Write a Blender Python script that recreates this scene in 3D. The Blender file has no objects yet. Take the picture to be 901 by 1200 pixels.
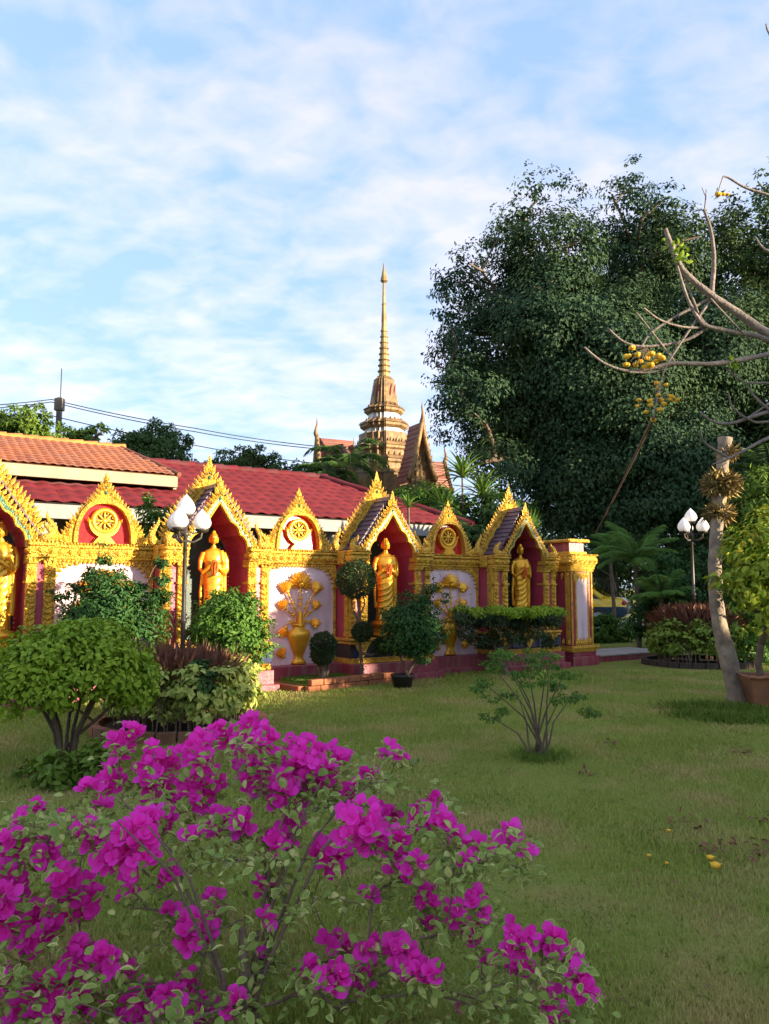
import bpy, math, random
import numpy as np
from mathutils import Vector, Matrix
rnd = random.Random(7); rng = np.random.default_rng(7)
C = bpy.context.scene; COL = C.collection; R = math.radians; PI = math.pi
# ------------------------------------------------------------- camera
PITCH = math.atan(90/900); CAMH = 1.5
cam = bpy.data.objects.new('camera', bpy.data.cameras.new('camera')); COL.objects.link(cam)
cam.data.sensor_fit = 'VERTICAL'; cam.data.sensor_height = 32; cam.data.lens = 24
cam.data.clip_start = .05; cam.data.clip_end = 3000
cam.location = (0, 0, CAMH); cam.rotation_euler = (PI/2 + PITCH, 0, 0); C.camera = cam
# ------------------------------------------------------------- light
SUN_AZ = math.atan2(-.39, .92)          # direction towards the sun, in the ground plane
SUN_EL = R(9)
w = bpy.data.worlds.new('World'); C.world = w; w.use_nodes = True
nt = w.node_tree; nt.nodes.clear()
def wn(t, **k):
    n = nt.nodes.new(t)
    for a, b in k.items(): setattr(n, a, b)
    return n
out = wn('ShaderNodeOutputWorld'); bg = wn('ShaderNodeBackground'); bg.inputs['Strength'].default_value = .128
sky = wn('ShaderNodeTexSky', sky_type='NISHITA', sun_disc=False, sun_elevation=SUN_EL, sun_rotation=PI/2 - SUN_AZ,
         air_density=1.0, dust_density=.6, ozone_density=2.0)
tc = wn('ShaderNodeTexCoord'); sep = wn('ShaderNodeSeparateXYZ'); nt.links.new(tc.outputs['Generated'], sep.inputs[0])
zz = wn('ShaderNodeMath', operation='MAXIMUM'); nt.links.new(sep.outputs['Z'], zz.inputs[0]); zz.inputs[1].default_value = 0
za = wn('ShaderNodeMath', operation='ADD'); nt.links.new(zz.outputs[0], za.inputs[0]); za.inputs[1].default_value = .22
dv = wn('ShaderNodeVectorMath', operation='DIVIDE'); cb = wn('ShaderNodeCombineXYZ')
for i in 'XYZ': nt.links.new(za.outputs[0], cb.inputs[i])
nt.links.new(tc.outputs['Generated'], dv.inputs[0]); nt.links.new(cb.outputs[0], dv.inputs[1])
mp = wn('ShaderNodeMapping'); mp.inputs['Rotation'].default_value = (0, 0, R(38)); mp.inputs['Scale'].default_value = (1.0, 1.3, .15)
mp.inputs['Location'].default_value = (3.3, 1.2, 0)
nt.links.new(dv.outputs[0], mp.inputs[0])
def noise(scale, det, rough, dist=0):
    n = wn('ShaderNodeTexNoise'); n.inputs['Scale'].default_value = scale; n.inputs['Detail'].default_value = det
    n.inputs['Roughness'].default_value = rough; n.inputs['Distortion'].default_value = dist
    nt.links.new(mp.outputs[0], n.inputs['Vector']); return n
n1 = noise(1.5, 7, .56, .2); n2 = noise(8.5, 4, .5, .3)
mx = wn('ShaderNodeMix'); mx.data_type = 'FLOAT'; mx.inputs[0].default_value = .42
nt.links.new(n1.outputs['Fac'], mx.inputs[2]); nt.links.new(n2.outputs['Fac'], mx.inputs[3])
cr = wn('ShaderNodeValToRGB'); nt.links.new(mx.outputs[0], cr.inputs[0])
cr.color_ramp.elements[0].position = .40; cr.color_ramp.elements[0].color = (.08, .08, .08, 1)
cr.color_ramp.elements[1].position = .60; cr.color_ramp.elements[1].color = (.95, .95, .95, 1)
hz = wn('ShaderNodeMapRange'); hz.inputs['From Min'].default_value = .0; hz.inputs['From Max'].default_value = .3
hz.inputs['To Min'].default_value = .3; hz.inputs['To Max'].default_value = 1
nt.links.new(sep.outputs['Z'], hz.inputs['Value'])
mu = wn('ShaderNodeMath', operation='MULTIPLY'); nt.links.new(cr.outputs[0], mu.inputs[0]); nt.links.new(hz.outputs[0], mu.inputs[1])
cm = wn('ShaderNodeMix'); cm.data_type = 'RGBA'; nt.links.new(mu.outputs[0], cm.inputs[0])
tint = wn('ShaderNodeMix'); tint.data_type = 'RGBA'; tint.blend_type = 'MULTIPLY'; tint.inputs[0].default_value = 1
tint.inputs[7].default_value = (.66, .90, 1.23, 1)
gm_ = wn('ShaderNodeGamma'); gm_.inputs['Gamma'].default_value = .30; nt.links.new(sky.outputs[0], gm_.inputs[0]); nt.links.new(gm_.outputs[0], tint.inputs[6])
nt.links.new(tint.outputs[2], cm.inputs[6])
# clouds scatter the light of the sky round them (brighter towards the sun)
bw = wn('ShaderNodeRGBToBW'); nt.links.new(gm_.outputs[0], bw.inputs[0])
des = wn('ShaderNodeMix'); des.data_type = 'RGBA'; des.inputs[0].default_value = .75; nt.links.new(gm_.outputs[0], des.inputs[6]); nt.links.new(bw.outputs[0], des.inputs[7])
cg = wn('ShaderNodeMix'); cg.data_type = 'RGBA'; cg.blend_type = 'MULTIPLY'; cg.inputs[0].default_value = 1; nt.links.new(des.outputs[2], cg.inputs[6]); cg.inputs[7].default_value = (1.08, 1.07, 1.27, 1)
ca = wn('ShaderNodeMix'); ca.data_type = 'RGBA'; ca.blend_type = 'ADD'; ca.inputs[0].default_value = 1; nt.links.new(cg.outputs[2], ca.inputs[6]); ca.inputs[7].default_value = (.22, .20, .26, 1)
nt.links.new(ca.outputs[2], cm.inputs[7])
nt.links.new(cm.outputs[2], bg.inputs[0]); nt.links.new(bg.outputs[0], out.inputs[0])
sl = bpy.data.lights.new('sun', 'SUN'); sl.energy = 2.7; sl.angle = R(.55); sl.color = (1, .85, .60)
so = bpy.data.objects.new('sun', sl); COL.objects.link(so)
sdir = Vector((math.cos(SUN_EL)*math.cos(SUN_AZ), math.cos(SUN_EL)*math.sin(SUN_AZ), math.sin(SUN_EL)))
so.rotation_euler = sdir.to_track_quat('Z', 'Y').to_euler(); so.location = sdir*60
C.view_settings.view_transform = 'Standard'; C.view_settings.look = 'None'
C.view_settings.exposure = 2.5; C.view_settings.gamma = 1

# ------------------------------------------------------------- helpers
def tag(o, label=None, cat=None, group=None, kind=None):
    if label: o['label'] = label
    if cat: o['category'] = cat
    if group: o['group'] = group
    if kind: o['kind'] = kind
    return o
def empty(name, loc=(0, 0, 0), rz=0, parent=None):
    o = bpy.data.objects.new(name, None); COL.objects.link(o); o.location = loc; o.rotation_euler.z = rz
    o.empty_display_size = .2
    if parent: o.parent = parent
    return o
def link(name, me, parent=None, mats=None):
    if mats:
        for m in (mats if isinstance(mats, (list, tuple)) else [mats]): me.materials.append(m)
    o = bpy.data.objects.new(name, me); COL.objects.link(o)
    if parent: o.parent = parent
    return o
def inst(name, me, parent, loc=(0, 0, 0), rot=(0, 0, 0), sc=1):
    o = bpy.data.objects.new(name, me); COL.objects.link(o); o.parent = parent
    o.location = loc; o.rotation_euler = rot; o.scale = (sc, sc, sc) if isinstance(sc, (int, float)) else sc
    return o
def fast_mesh(name, V, F, smooth=False, midx=None):
    V = np.asarray(V, dtype=np.float32); F = np.asarray(F, dtype=np.int32); k = F.shape[1]
    me = bpy.data.meshes.new(name); me.vertices.add(len(V)); me.vertices.foreach_set('co', V.ravel())
    me.loops.add(F.size); me.loops.foreach_set('vertex_index', F.ravel())
    me.polygons.add(len(F)); me.polygons.foreach_set('loop_start', np.arange(0, F.size, k, dtype=np.int32))
    me.polygons.foreach_set('loop_total', np.full(len(F), k, dtype=np.int32))
    if smooth: me.polygons.foreach_set('use_smooth', np.ones(len(F), dtype=bool))
    if midx is not None: me.polygons.foreach_set('material_index', np.asarray(midx, dtype=np.int32))
    me.update(calc_edges=True); me.validate(); return me
class MB:
    def __init__(s, M=None): s.v = []; s.f = []; s.m = []; s.s = []; s.M = M
    def add(s, vs, fs, mi=0, sm=False, M=None):
        b = len(s.v)
        for p in vs:
            p = Vector(p)
            if M is not None: p = M @ p
            if s.M is not None: p = s.M @ p
            s.v.append(tuple(p))
        for f in fs: s.f.append([i + b for i in f]); s.m.append(mi); s.s.append(sm)
        return s
    def box(s, x0, x1, y0, y1, z0, z1, mi=0, M=None, bev=0):
        if bev > 0:
            b = min(bev, (x1-x0)*.4, (y1-y0)*.4)
            pts = [(x0+b, y0), (x1-b, y0), (x1, y0+b), (x1, y1-b), (x1-b, y1), (x0+b, y1), (x0, y1-b), (x0, y0+b)]
            bz = min(b, (z1-z0)*.4); n = 8; vs = []
            cx, cy = (x0+x1)/2, (y0+y1)/2
            def ins(p, d): return (p[0] + (d if p[0] < cx else -d), p[1] + (d if p[1] < cy else -d))
            for z, d in ((z0, bz*.7), (z0+bz, 0), (z1-bz, 0), (z1, bz*.7)):
                for p in pts: q = ins(p, d); vs.append((q[0], q[1], z))
            fs = [list(range(7, -1, -1)), list(range(24, 32))]
            for k in range(3):
                for i in range(8): j = (i+1) % 8; fs.append([k*8+i, k*8+j, k*8+8+j, k*8+8+i])
            return s.add(vs, fs, mi, False, M)
        vs = [(x, y, z) for z in (z0, z1) for y in (y0, y1) for x in (x0, x1)]
        return s.add(vs, [(0, 2, 3, 1), (4, 5, 7, 6), (0, 1, 5, 4), (2, 6, 7, 3), (0, 4, 6, 2), (1, 3, 7, 5)], mi, False, M)
    def tube(s, pts, rad, seg=6, mi=0, sm=True, M=None, cap=True):
        pts = [Vector(p) for p in pts]; n = len(pts)
        if isinstance(rad, (int, float)): rad = [rad]*n
        vs = []; prev = None
        for i, p in enumerate(pts):
            t = (pts[min(i+1, n-1)] - pts[max(i-1, 0)])
            if t.length < 1e-9: t = Vector((0, 0, 1))
            t.normalize()
            if prev is None:
                a = Vector((0, 0, 1)).cross(t)
                if a.length < .05: a = Vector((1, 0, 0)).cross(t)
            else:
                a = prev - t*prev.dot(t)
                if a.length < 1e-6: a = t.orthogonal()
            a.normalize(); prev = a; b = t.cross(a)
            for k in range(seg):
                an = 2*PI*k/seg; vs.append(p + (a*math.cos(an) + b*math.sin(an))*rad[i])
        fs = []
        for i in range(n-1):
            for k in range(seg): j = (k+1) % seg; fs.append([i*seg+k, i*seg+j, (i+1)*seg+j, (i+1)*seg+k])
        s.add(vs, fs, mi, sm, M)
        if cap:
            s.add(vs[:seg], [list(range(seg-1, -1, -1))], mi, False, M); s.add(vs[-seg:], [list(range(seg))], mi, False, M)
        return s
    def lathe(s, prof, c=(0, 0, 0), seg=16, mi=0, sm=True, M=None, fn=None, ph=0):
        vs = []
        for r, z in prof:
            for k in range(seg):
                a = 2*PI*k/seg + ph; rr = r*(fn(a, z) if fn else 1)
                vs.append((c[0]+rr*math.cos(a), c[1]+rr*math.sin(a), c[2]+z))
        fs = []; n = len(prof)
        for i in range(n-1):
            for k in range(seg): j = (k+1) % seg; fs.append([i*seg+k, i*seg+j, (i+1)*seg+j, (i+1)*seg+k])
        fs.append(list(range(seg-1, -1, -1))); fs.append([(n-1)*seg+k for k in range(seg)])
        return s.add(vs, fs, mi, sm, M)
    def prism(s, poly, y0, y1, mi=0, M=None, sm=False):     # poly in x,z ; depth along y
        n = len(poly); vs = [(x, y0, z) for x, z in poly] + [(x, y1, z) for x, z in poly]
        fs = [list(range(n)), list(range(2*n-1, n-1, -1))]
        for i in range(n): j = (i+1) % n; fs.append([j, i, n+i, n+j])
        return s.add(vs, fs, mi, sm, M)
    def strip(s, A, B, y0, y1, mi=0, M=None):               # ribbon between two open outlines in x,z with depth
        n = len(A); vs = [(x, y0, z) for x, z in A] + [(x, y0, z) for x, z in B] + [(x, y1, z) for x, z in A] + [(x, y1, z) for x, z in B]
        fs = []
        for i in range(n-1):
            fs += [[i, i+1, n+i+1, n+i], [2*n+i+1, 2*n+i, 3*n+i, 3*n+i+1], [i+1, i, 2*n+i, 2*n+i+1], [n+i, n+i+1, 3*n+i+1, 3*n+i]]
        fs += [[0, n, 3*n, 2*n], [n-1, 3*n-1, 4*n-1, 2*n-1]]
        return s.add(vs, fs, mi, False, M)
    def ball(s, c, r, seg=10, rings=6, mi=0, M=None):
        if isinstance(r, (int, float)): r = (r, r, r)
        vs = [(c[0], c[1], c[2]-r[2])]
        for i in range(1, rings):
            t = PI*i/rings
            for k in range(seg):
                a = 2*PI*k/seg; vs.append((c[0]+r[0]*math.sin(t)*math.cos(a), c[1]+r[1]*math.sin(t)*math.sin(a), c[2]-r[2]*math.cos(t)))
        vs.append((c[0], c[1], c[2]+r[2])); fs = []
        for k in range(seg):
            j = (k+1) % seg; fs.append([0, 1+j, 1+k]); fs.append([len(vs)-1, len(vs)-1-seg+k, len(vs)-1-seg+j])
        for i in range(rings-2):
            for k in range(seg): j = (k+1) % seg; a = 1+i*seg; fs.append([a+k, a+j, a+seg+j, a+seg+k])
        return s.add(vs, fs, mi, True, M)
    def flame(s, base, d, nrm, L, W, T, mi=0, curl=.3):     # a pointed carved leaf: base point, direction, face normal
        base, d, nrm = Vector(base), Vector(d).normalized(), Vector(nrm).normalized(); sd = d.cross(nrm)
        pts = []
        for t, wd in ((0, .55), (.35, 1.0), (.7, .5)):
            cc = base + d*L*t + sd*curl*L*t*t*.6; h = W*wd/2
            pts += [cc - sd*h, cc + nrm*T*wd, cc + sd*h]
        pts.append(base + d*L + sd*curl*L*.6)
        fs = [(0, 1, 4, 3), (1, 2, 5, 4), (3, 4, 7, 6), (4, 5, 8, 7), (6, 7, 9), (7, 8, 9), (0, 3, 6, 9, 8, 5, 2)]
        return s.add(pts, fs, mi)
    def mesh(s, name):
        me = bpy.data.meshes.new(name); me.from_pydata(s.v, [], s.f)
        me.polygons.foreach_set('use_smooth', s.s); me.polygons.foreach_set('material_index', s.m); me.update(); return me
    def build(s, name, mats, parent=None, **k):
        o = link(name, s.mesh(name), parent, mats); tag(o, **k); return o
_r = lambda x, y: Vector(((x-450.5)/900, math.cos(PITCH)-(600-y)/900*math.sin(PITCH), math.sin(PITCH)+(600-y)/900*math.cos(PITCH)))
def at(x, y, Y): r = _r(x, y); return r*(Y/r.y) + Vector((0, 0, CAMH))
def gnd(x, y, z=0): r = _r(x, y); return r*((z-CAMH)/r.z) + Vector((0, 0, CAMH))
YAW = math.atan(900/1350); W0 = Vector((-1.446, 12.545, 0))
UU = Vector((math.cos(YAW), math.sin(YAW), 0)); VV = Vector((-math.sin(YAW), math.cos(YAW), 0))
def wl(x, y, z=0): return W0 + UU*x + VV*y + Vector((0, 0, z))

# ------------------------------------------------------------- materials
def srgb(r, g, b): return tuple(((c/255)/12.92 if c <= 10 else ((c/255+.055)/1.055)**2.4) for c in (r, g, b)) + (1,)
def mat(name, c1, c2=None, rough=.6, metal=0, scale=8, bump=0, bscale=40, island=0, transl=0, spec=.5, detail=4, coat=0, vor=False, c3=None, c3fac=.5, c3scale=1.0):
    m = bpy.data.materials.new(name); m.use_nodes = True; n = m.node_tree.nodes; l = m.node_tree.links
    b = n['Principled BSDF']; b.inputs['Roughness'].default_value = rough; b.inputs['Metallic'].default_value = metal
    b.inputs['Specular IOR Level'].default_value = spec; b.inputs['Coat Weight'].default_value = coat
    c1 = tuple(c1)[:3] + (1,); t = n.new('ShaderNodeTexCoord'); src = None
    if c2 is not None:
        c2 = tuple(c2)[:3] + (1,); x = n.new('ShaderNodeMix'); x.data_type = 'RGBA'; x.inputs[6].default_value = c1; x.inputs[7].default_value = c2
        tx = n.new('ShaderNodeTexNoise'); tx.inputs['Scale'].default_value = scale; tx.inputs['Detail'].default_value = detail
        l.new(t.outputs['Object'], tx.inputs['Vector'])
        mr = n.new('ShaderNodeMapRange'); mr.inputs['From Min'].default_value = .32; mr.inputs['From Max'].default_value = .68; l.new(tx.outputs['Fac'], mr.inputs['Value'])
        f = mr.outputs[0]
        if island:
            g = n.new('ShaderNodeNewGeometry'); y = n.new('ShaderNodeMix'); y.data_type = 'FLOAT'; y.inputs[0].default_value = island
            oi = n.new('ShaderNodeObjectInfo'); ad = n.new('ShaderNodeMath'); ad.operation = 'ADD'; l.new(g.outputs['Random Per Island'], ad.inputs[0]); l.new(oi.outputs['Random'], ad.inputs[1])
            fr = n.new('ShaderNodeMath'); fr.operation = 'FRACT'; l.new(ad.outputs[0], fr.inputs[0])
            l.new(f, y.inputs[2]); l.new(fr.outputs[0], y.inputs[3]); f = y.outputs[0]
        l.new(f, x.inputs[0]); src = x.outputs[2]
        if c3 is not None:
            z = n.new('ShaderNodeMix'); z.data_type = 'RGBA'; l.new(src, z.inputs[6]); z.inputs[7].default_value = tuple(c3)[:3] + (1,)
            t3 = n.new('ShaderNodeTexNoise'); t3.inputs['Scale'].default_value = c3scale; t3.inputs['Detail'].default_value = 6; l.new(t.outputs['Object'], t3.inputs['Vector'])
            m3 = n.new('ShaderNodeMapRange'); m3.inputs['From Min'].default_value = .48; m3.inputs['From Max'].default_value = .66; m3.inputs['To Max'].default_value = c3fac
            l.new(t3.outputs['Fac'], m3.inputs['Value']); l.new(m3.outputs[0], z.inputs[0]); src = z.outputs[2]
        l.new(src, b.inputs['Base Color'])
    else: b.inputs['Base Color'].default_value = c1
    if bump:
        bt = n.new('ShaderNodeTexVoronoi' if vor else 'ShaderNodeTexNoise'); bt.inputs['Scale'].default_value = bscale; l.new(t.outputs['Object'], bt.inputs['Vector'])
        bp = n.new('ShaderNodeBump'); bp.inputs['Strength'].default_value = bump; bp.inputs['Distance'].default_value = .02
        l.new(bt.outputs['Distance' if vor else 'Fac'], bp.inputs['Height']); l.new(bp.outputs[0], b.inputs['Normal'])
    if transl:
        o = n['Material Output']; ms = n.new('ShaderNodeMixShader'); tr = n.new('ShaderNodeBsdfTranslucent'); ms.inputs[0].default_value = transl
        if src: l.new(src, tr.inputs[0])
        else: tr.inputs[0].default_value = c1
        l.new(b.outputs[0], ms.inputs[1]); l.new(tr.outputs[0], ms.inputs[2]); l.new(ms.outputs[0], o.inputs[0])
    return m
def leafmat(name, c1, c2, rough=.55, transl=.25, scale=1.2, island=.6, **k): return mat(name, c1, c2, rough=rough, transl=transl, scale=scale, island=island, spec=.2, **k)
M = {}
M['gold'] = mat('gold paint', (.82, .50, .06), (.66, .35, .035), rough=.36, metal=.42, scale=14, bump=.9, bscale=48, vor=True, c3=(.33, .17, .04), c3fac=.6, c3scale=9)
M['gold_smooth'] = mat('gold statue', (.85, .47, .045), (.72, .33, .02), rough=.33, metal=.55, scale=5, bump=.08, bscale=18)
M['gold_old'] = mat('weathered gold', (.28, .16, .055), (.13, .07, .03), rough=.6, metal=.15, scale=2.2, bump=1.0, bscale=5, vor=True)
M['maroon'] = mat('maroon tile', (.42, .05, .085), (.32, .035, .065), rough=.4, scale=5, bump=.1, bscale=30)
M['plinth'] = mat('maroon plinth', (.30, .045, .07), (.22, .03, .05), rough=.4, scale=4, bump=.15, bscale=25, c3=(.35, .22, .18), c3fac=.35, c3scale=2.5)
M['pink'] = mat('pink plaster', (.80, .60, .63), (.72, .52, .56), rough=.7, scale=2.2, bump=.08, bscale=30, c3=(.42, .31, .28), c3fac=.45, c3scale=1.1)
M['red'] = mat('red glass mosaic', (.62, .012, .010), (.42, .004, .01), rough=.2, scale=30, bump=.06, bscale=60, vor=True, coat=.5)
M['green'] = mat('green enamel', (.015, .13, .07), (.01, .08, .045), rough=.3, scale=20, bump=.2, bscale=70, vor=True)
M['darkgreen'] = mat('dark green niche back', (.012, .06, .035), (.02, .04, .03), rough=.4, scale=10, bump=.1)
M['blue'] = mat('blue glass panel', (.03, .05, .13), (.015, .02, .06), rough=.2, scale=10)
M['purple'] = mat('purple grey tiles', (.13, .07, .09), (.08, .045, .06), rough=.5, scale=12, bump=.4, bscale=40)
M['silver'] = mat('mirror dots', (.7, .7, .6), rough=.25, metal=.8)
M['rtile'] = mat('red roof tile', (.145, .016, .022), (.095, .010, .015), rough=.75, spec=.2, scale=.9, bump=.2, bscale=20, island=.65, c3=(.10, .05, .05), c3fac=.65, c3scale=1.8)
M['otile'] = mat('orange roof tile', (.21, .058, .018), (.14, .035, .014), rough=.6, scale=2.5, bump=.3, bscale=25, c3=(.16, .06, .04), c3fac=.6, c3scale=1.4)
M['ridge'] = mat('orange ridge', (.55, .22, .04), (.45, .14, .03), rough=.6, scale=3)
M['cream'] = mat('cream board', (.36, .29, .19), (.28, .22, .14), rough=.7, scale=2, c3=(.2, .17, .13), c3fac=.5, c3scale=2.2)
M['white'] = mat('white fascia', (.27, .26, .25), (.21, .20, .19), rough=.7, scale=2, c3=(.3, .28, .26), c3fac=.4, c3scale=3)
M['hallwall'] = mat('hall wall', (.25, .2, .18), (.2, .15, .13), rough=.8)
M['dark'] = mat('dark timber', (.03, .02, .02), (.05, .03, .03), rough=.7)
M['metal'] = mat('grey green painted metal', (.075, .06, .05), (.05, .04, .035), rough=.45, scale=10, metal=.3)
M['globe'] = mat('white glass globe', (.94, .92, .91), (.88, .86, .86), rough=.3, scale=3, transl=.4)
M['bark'] = mat('bark', (.16, .11, .07), (.09, .06, .04), rough=.85, scale=9, bump=.6, bscale=25)
M['palebark'] = mat('pale bark', (.30, .23, .17), (.15, .11, .08), rough=.85, scale=7, bump=.7, bscale=22, c3=(.45, .36, .24), c3fac=.6, c3scale=3)
M['greybark'] = mat('grey brown branch', (.26, .20, .17), (.16, .12, .10), rough=.8, scale=14, bump=.5, bscale=60)
M['twig'] = mat('twig', (.22, .15, .10), (.12, .08, .055), rough=.8, scale=20, bump=.4, bscale=60)
M['moss'] = mat('dry moss', (.38, .27, .08), (.20, .13, .04), rough=.9, scale=20, island=.6)
M['bigleaf'] = leafmat('banyan leaf', (.052, .102, .045), (.026, .056, .026), rough=.8, transl=.1, scale=.35, c3=(.085, .125, .035), c3fac=.5, c3scale=.4)
M['bigleaf2'] = leafmat('broad dark leaf', (.055, .10, .03), (.028, .055, .018), rough=.8, transl=.15, scale=.35, c3=(.09, .12, .02), c3fac=.5, c3scale=.5)
M['farleaf'] = leafmat('mid green leaf', (.085, .15, .03), (.045, .09, .022), scale=.8)
M['limeleaf'] = leafmat('lime leaf', (.16, .24, .025), (.08, .15, .02), scale=.8)
M['palm'] = leafmat('palm leaf', (.075, .14, .035), (.045, .09, .025), rough=.4, scale=1.5)
M['feather'] = leafmat('feather leaf', (.22, .38, .08), (.11, .23, .05), rough=.45, scale=1.5)
M['palmlime'] = leafmat('yellow green palm', (.16, .24, .04), (.08, .17, .02), rough=.4, scale=1.5)
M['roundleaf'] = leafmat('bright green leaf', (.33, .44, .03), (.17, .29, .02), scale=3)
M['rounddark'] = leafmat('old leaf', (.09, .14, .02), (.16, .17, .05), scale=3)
M['deepleaf'] = leafmat('deep green leaf', (.055, .14, .03), (.028, .08, .02), scale=4)
M['midleaf'] = leafmat('mid leaf', (.12, .23, .03), (.055, .13, .02), scale=4)
M['topiary'] = leafmat('tiny dark leaf', (.065, .10, .035), (.04, .065, .025), scale=12)
M['hedge'] = leafmat('hedge leaf', (.32, .42, .06), (.12, .19, .03), scale=4)
M['varie'] = leafmat('yellow green leaf', (.60, .58, .15), (.24, .35, .06), scale=6, island=.8)
M['sungold'] = leafmat('yellow green sunny leaf', (.34, .42, .03), (.15, .27, .03), scale=3, c3=(.45, .30, .03), c3fac=.7, c3scale=5)
M['redgrass'] = leafmat('red brown grass', (.42, .20, .12), (.24, .10, .07), scale=6)
M['bleaf'] = leafmat('bougainvillea green', (.34, .41, .09), (.15, .23, .045), scale=8)
M['bcream'] = leafmat('bougainvillea cream edge', c1=(.62, .58, .22), c2=(.30, .38, .09), scale=8, island=.85)
M['bract'] = leafmat('magenta bract', (1.0, .07, .66), (.85, .03, .47), rough=.55, transl=.35, scale=6, island=.7)
M['flowerwhite'] = mat('tiny white flower', (.8, .75, .6), rough=.6)
M['yellow'] = mat('yellow flower', (.95, .58, .02), (.80, .38, .015), rough=.55, scale=30, transl=.15)
M['brick'] = mat('orange brick', (.42, .15, .06), (.30, .10, .045), rough=.85, scale=12, bump=.5, bscale=60, island=.4)
M['terra'] = mat('terracotta', (.30, .12, .05), (.17, .07, .03), rough=.75, scale=3, bump=.3, bscale=18, c3=(.10, .05, .03), c3fac=.6, c3scale=4)
M['concrete'] = mat('concrete', (.36, .32, .28), (.26, .23, .2), rough=.85, scale=4)
M['soil'] = mat('soil', (.07, .045, .03), (.04, .028, .02), rough=.95, scale=12, bump=.6, bscale=30)
M['deadleaf'] = mat('dead leaf', (.22, .09, .035), (.12, .05, .02), rough=.8, scale=10, island=.6)
M['white_chedi'] = mat('chedi white', (.66, .62, .60), (.48, .45, .44), rough=.6, scale=1.2)
M['temple_roof'] = mat('temple roof tile', (.22, .055, .022), (.15, .035, .018), rough=.55, scale=1.5, bump=.3, bscale=8)
M['temple_red'] = mat('temple red', (.22, .03, .03), (.15, .02, .02), rough=.5, scale=2)
M['taxi'] = mat('yellow car paint', (.80, .52, .01), rough=.25, coat=.6)
M['taxiblue'] = mat('dark blue car paint', (.02, .05, .09), rough=.25, coat=.6)
M['glass'] = mat('dark car glass', (.02, .025, .03), rough=.06, spec=.8)
M['tyre'] = mat('tyre', (.02, .02, .02), rough=.8); M['rim'] = mat('rim', (.5, .5, .5), rough=.3, metal=.8)
M['lampred'] = mat('red lamp lens', (.5, .01, .01), rough=.2); M['platewhite'] = mat('white plate', (.75, .75, .75), rough=.4)
M['wire'] = mat('black wire', (.03, .03, .035), rough=.6)
M['garland'] = mat('orange garland', (.85, .22, .02), (.75, .10, .02), rough=.7, scale=60, bump=.5, bscale=120)
M['cord'] = mat('brown cord', (.16, .08, .06), rough=.8)
M['rubber'] = mat('black pot', (.02, .018, .016), rough=.6)
def grass_mat():
    m = mat('lawn', (.25, .28, .058), (.17, .215, .037), rough=.95, scale=38, bump=.9, bscale=120, spec=.1, c3=(.34, .24, .09), c3fac=.8, c3scale=1.1)
    return m
for k_ in ('pink', 'white', 'cream', 'plinth'):       # rain streaks: stretch the dirt noise downwards
    nt_ = M[k_].node_tree; ns_ = [q for q in nt_.nodes if q.type == 'TEX_NOISE' and abs(q.inputs['Detail'].default_value-6) < .1]
    for q in ns_:
        mp_ = nt_.nodes.new('ShaderNodeMapping'); mp_.inputs['Scale'].default_value = (5, 5, .7); nt_.links.new(q.inputs['Vector'].links[0].from_socket, mp_.inputs[0]); nt_.links.new(mp_.outputs[0], q.inputs['Vector'])
M['lawn'] = grass_mat()
M['blade'] = leafmat('grass blade', (.37, .40, .085), (.26, .32, .055), rough=.6, transl=.2, scale=.8, island=.45, c3=(.48, .40, .15), c3fac=.85, c3scale=1.1)

# ------------------------------------------------------------- plants
def unit(a): return a/np.maximum(np.linalg.norm(a, axis=1, keepdims=True), 1e-9)
def rdir(n): return unit(rng.normal(size=(n, 3)))
def leaf_arrays(P, D, N, L, Wd, six=False, fold=.22, droop=.12):
    D = unit(D); S = unit(np.cross(D, N)); N = np.cross(S, D); L = np.broadcast_to(L, len(P))[:, None]; Wd = np.broadcast_to(Wd, len(P))[:, None]
    if not six:
        mid = P + D*L*.45; V = np.stack([P, mid+S*Wd/2+N*Wd*fold, P+D*L-N*L*droop, mid-S*Wd/2+N*Wd*fold], 1).reshape(-1, 3)
        b = np.arange(len(P))[:, None]*4; F = np.concatenate([b+[0, 2, 1], b+[0, 3, 2]], 1).reshape(-1, 3)
    else:
        a = P + D*L*.25; c = P + D*L*.62 - N*L*droop*.4
        V = np.stack([P, a+S*Wd*.42+N*Wd*fold, c+S*Wd*.42+N*Wd*fold, P+D*L-N*L*droop*1.5, c-S*Wd*.42+N*Wd*fold, a-S*Wd*.42+N*Wd*fold, P+D*L*.45-N*L*droop*.1], 1).reshape(-1, 3)
        b = np.arange(len(P))[:, None]*7; F = np.concatenate([b+[0, 6, 1], b+[1, 6, 2], b+[6, 3, 2], b+[6, 4, 3], b+[6, 5, 4], b+[0, 5, 6]], 1).reshape(-1, 3)
    return V, F
def leaves(name, P, D, N, L, Wd, m, parent, six=False, kind='stuff', fold=.22, droop=.12):
    V, F = leaf_arrays(P, D, N, L, Wd, six, fold, droop)
    o = link(name, fast_mesh(name, V, F), parent, m)
    if kind: o['kind'] = kind
    return o
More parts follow.
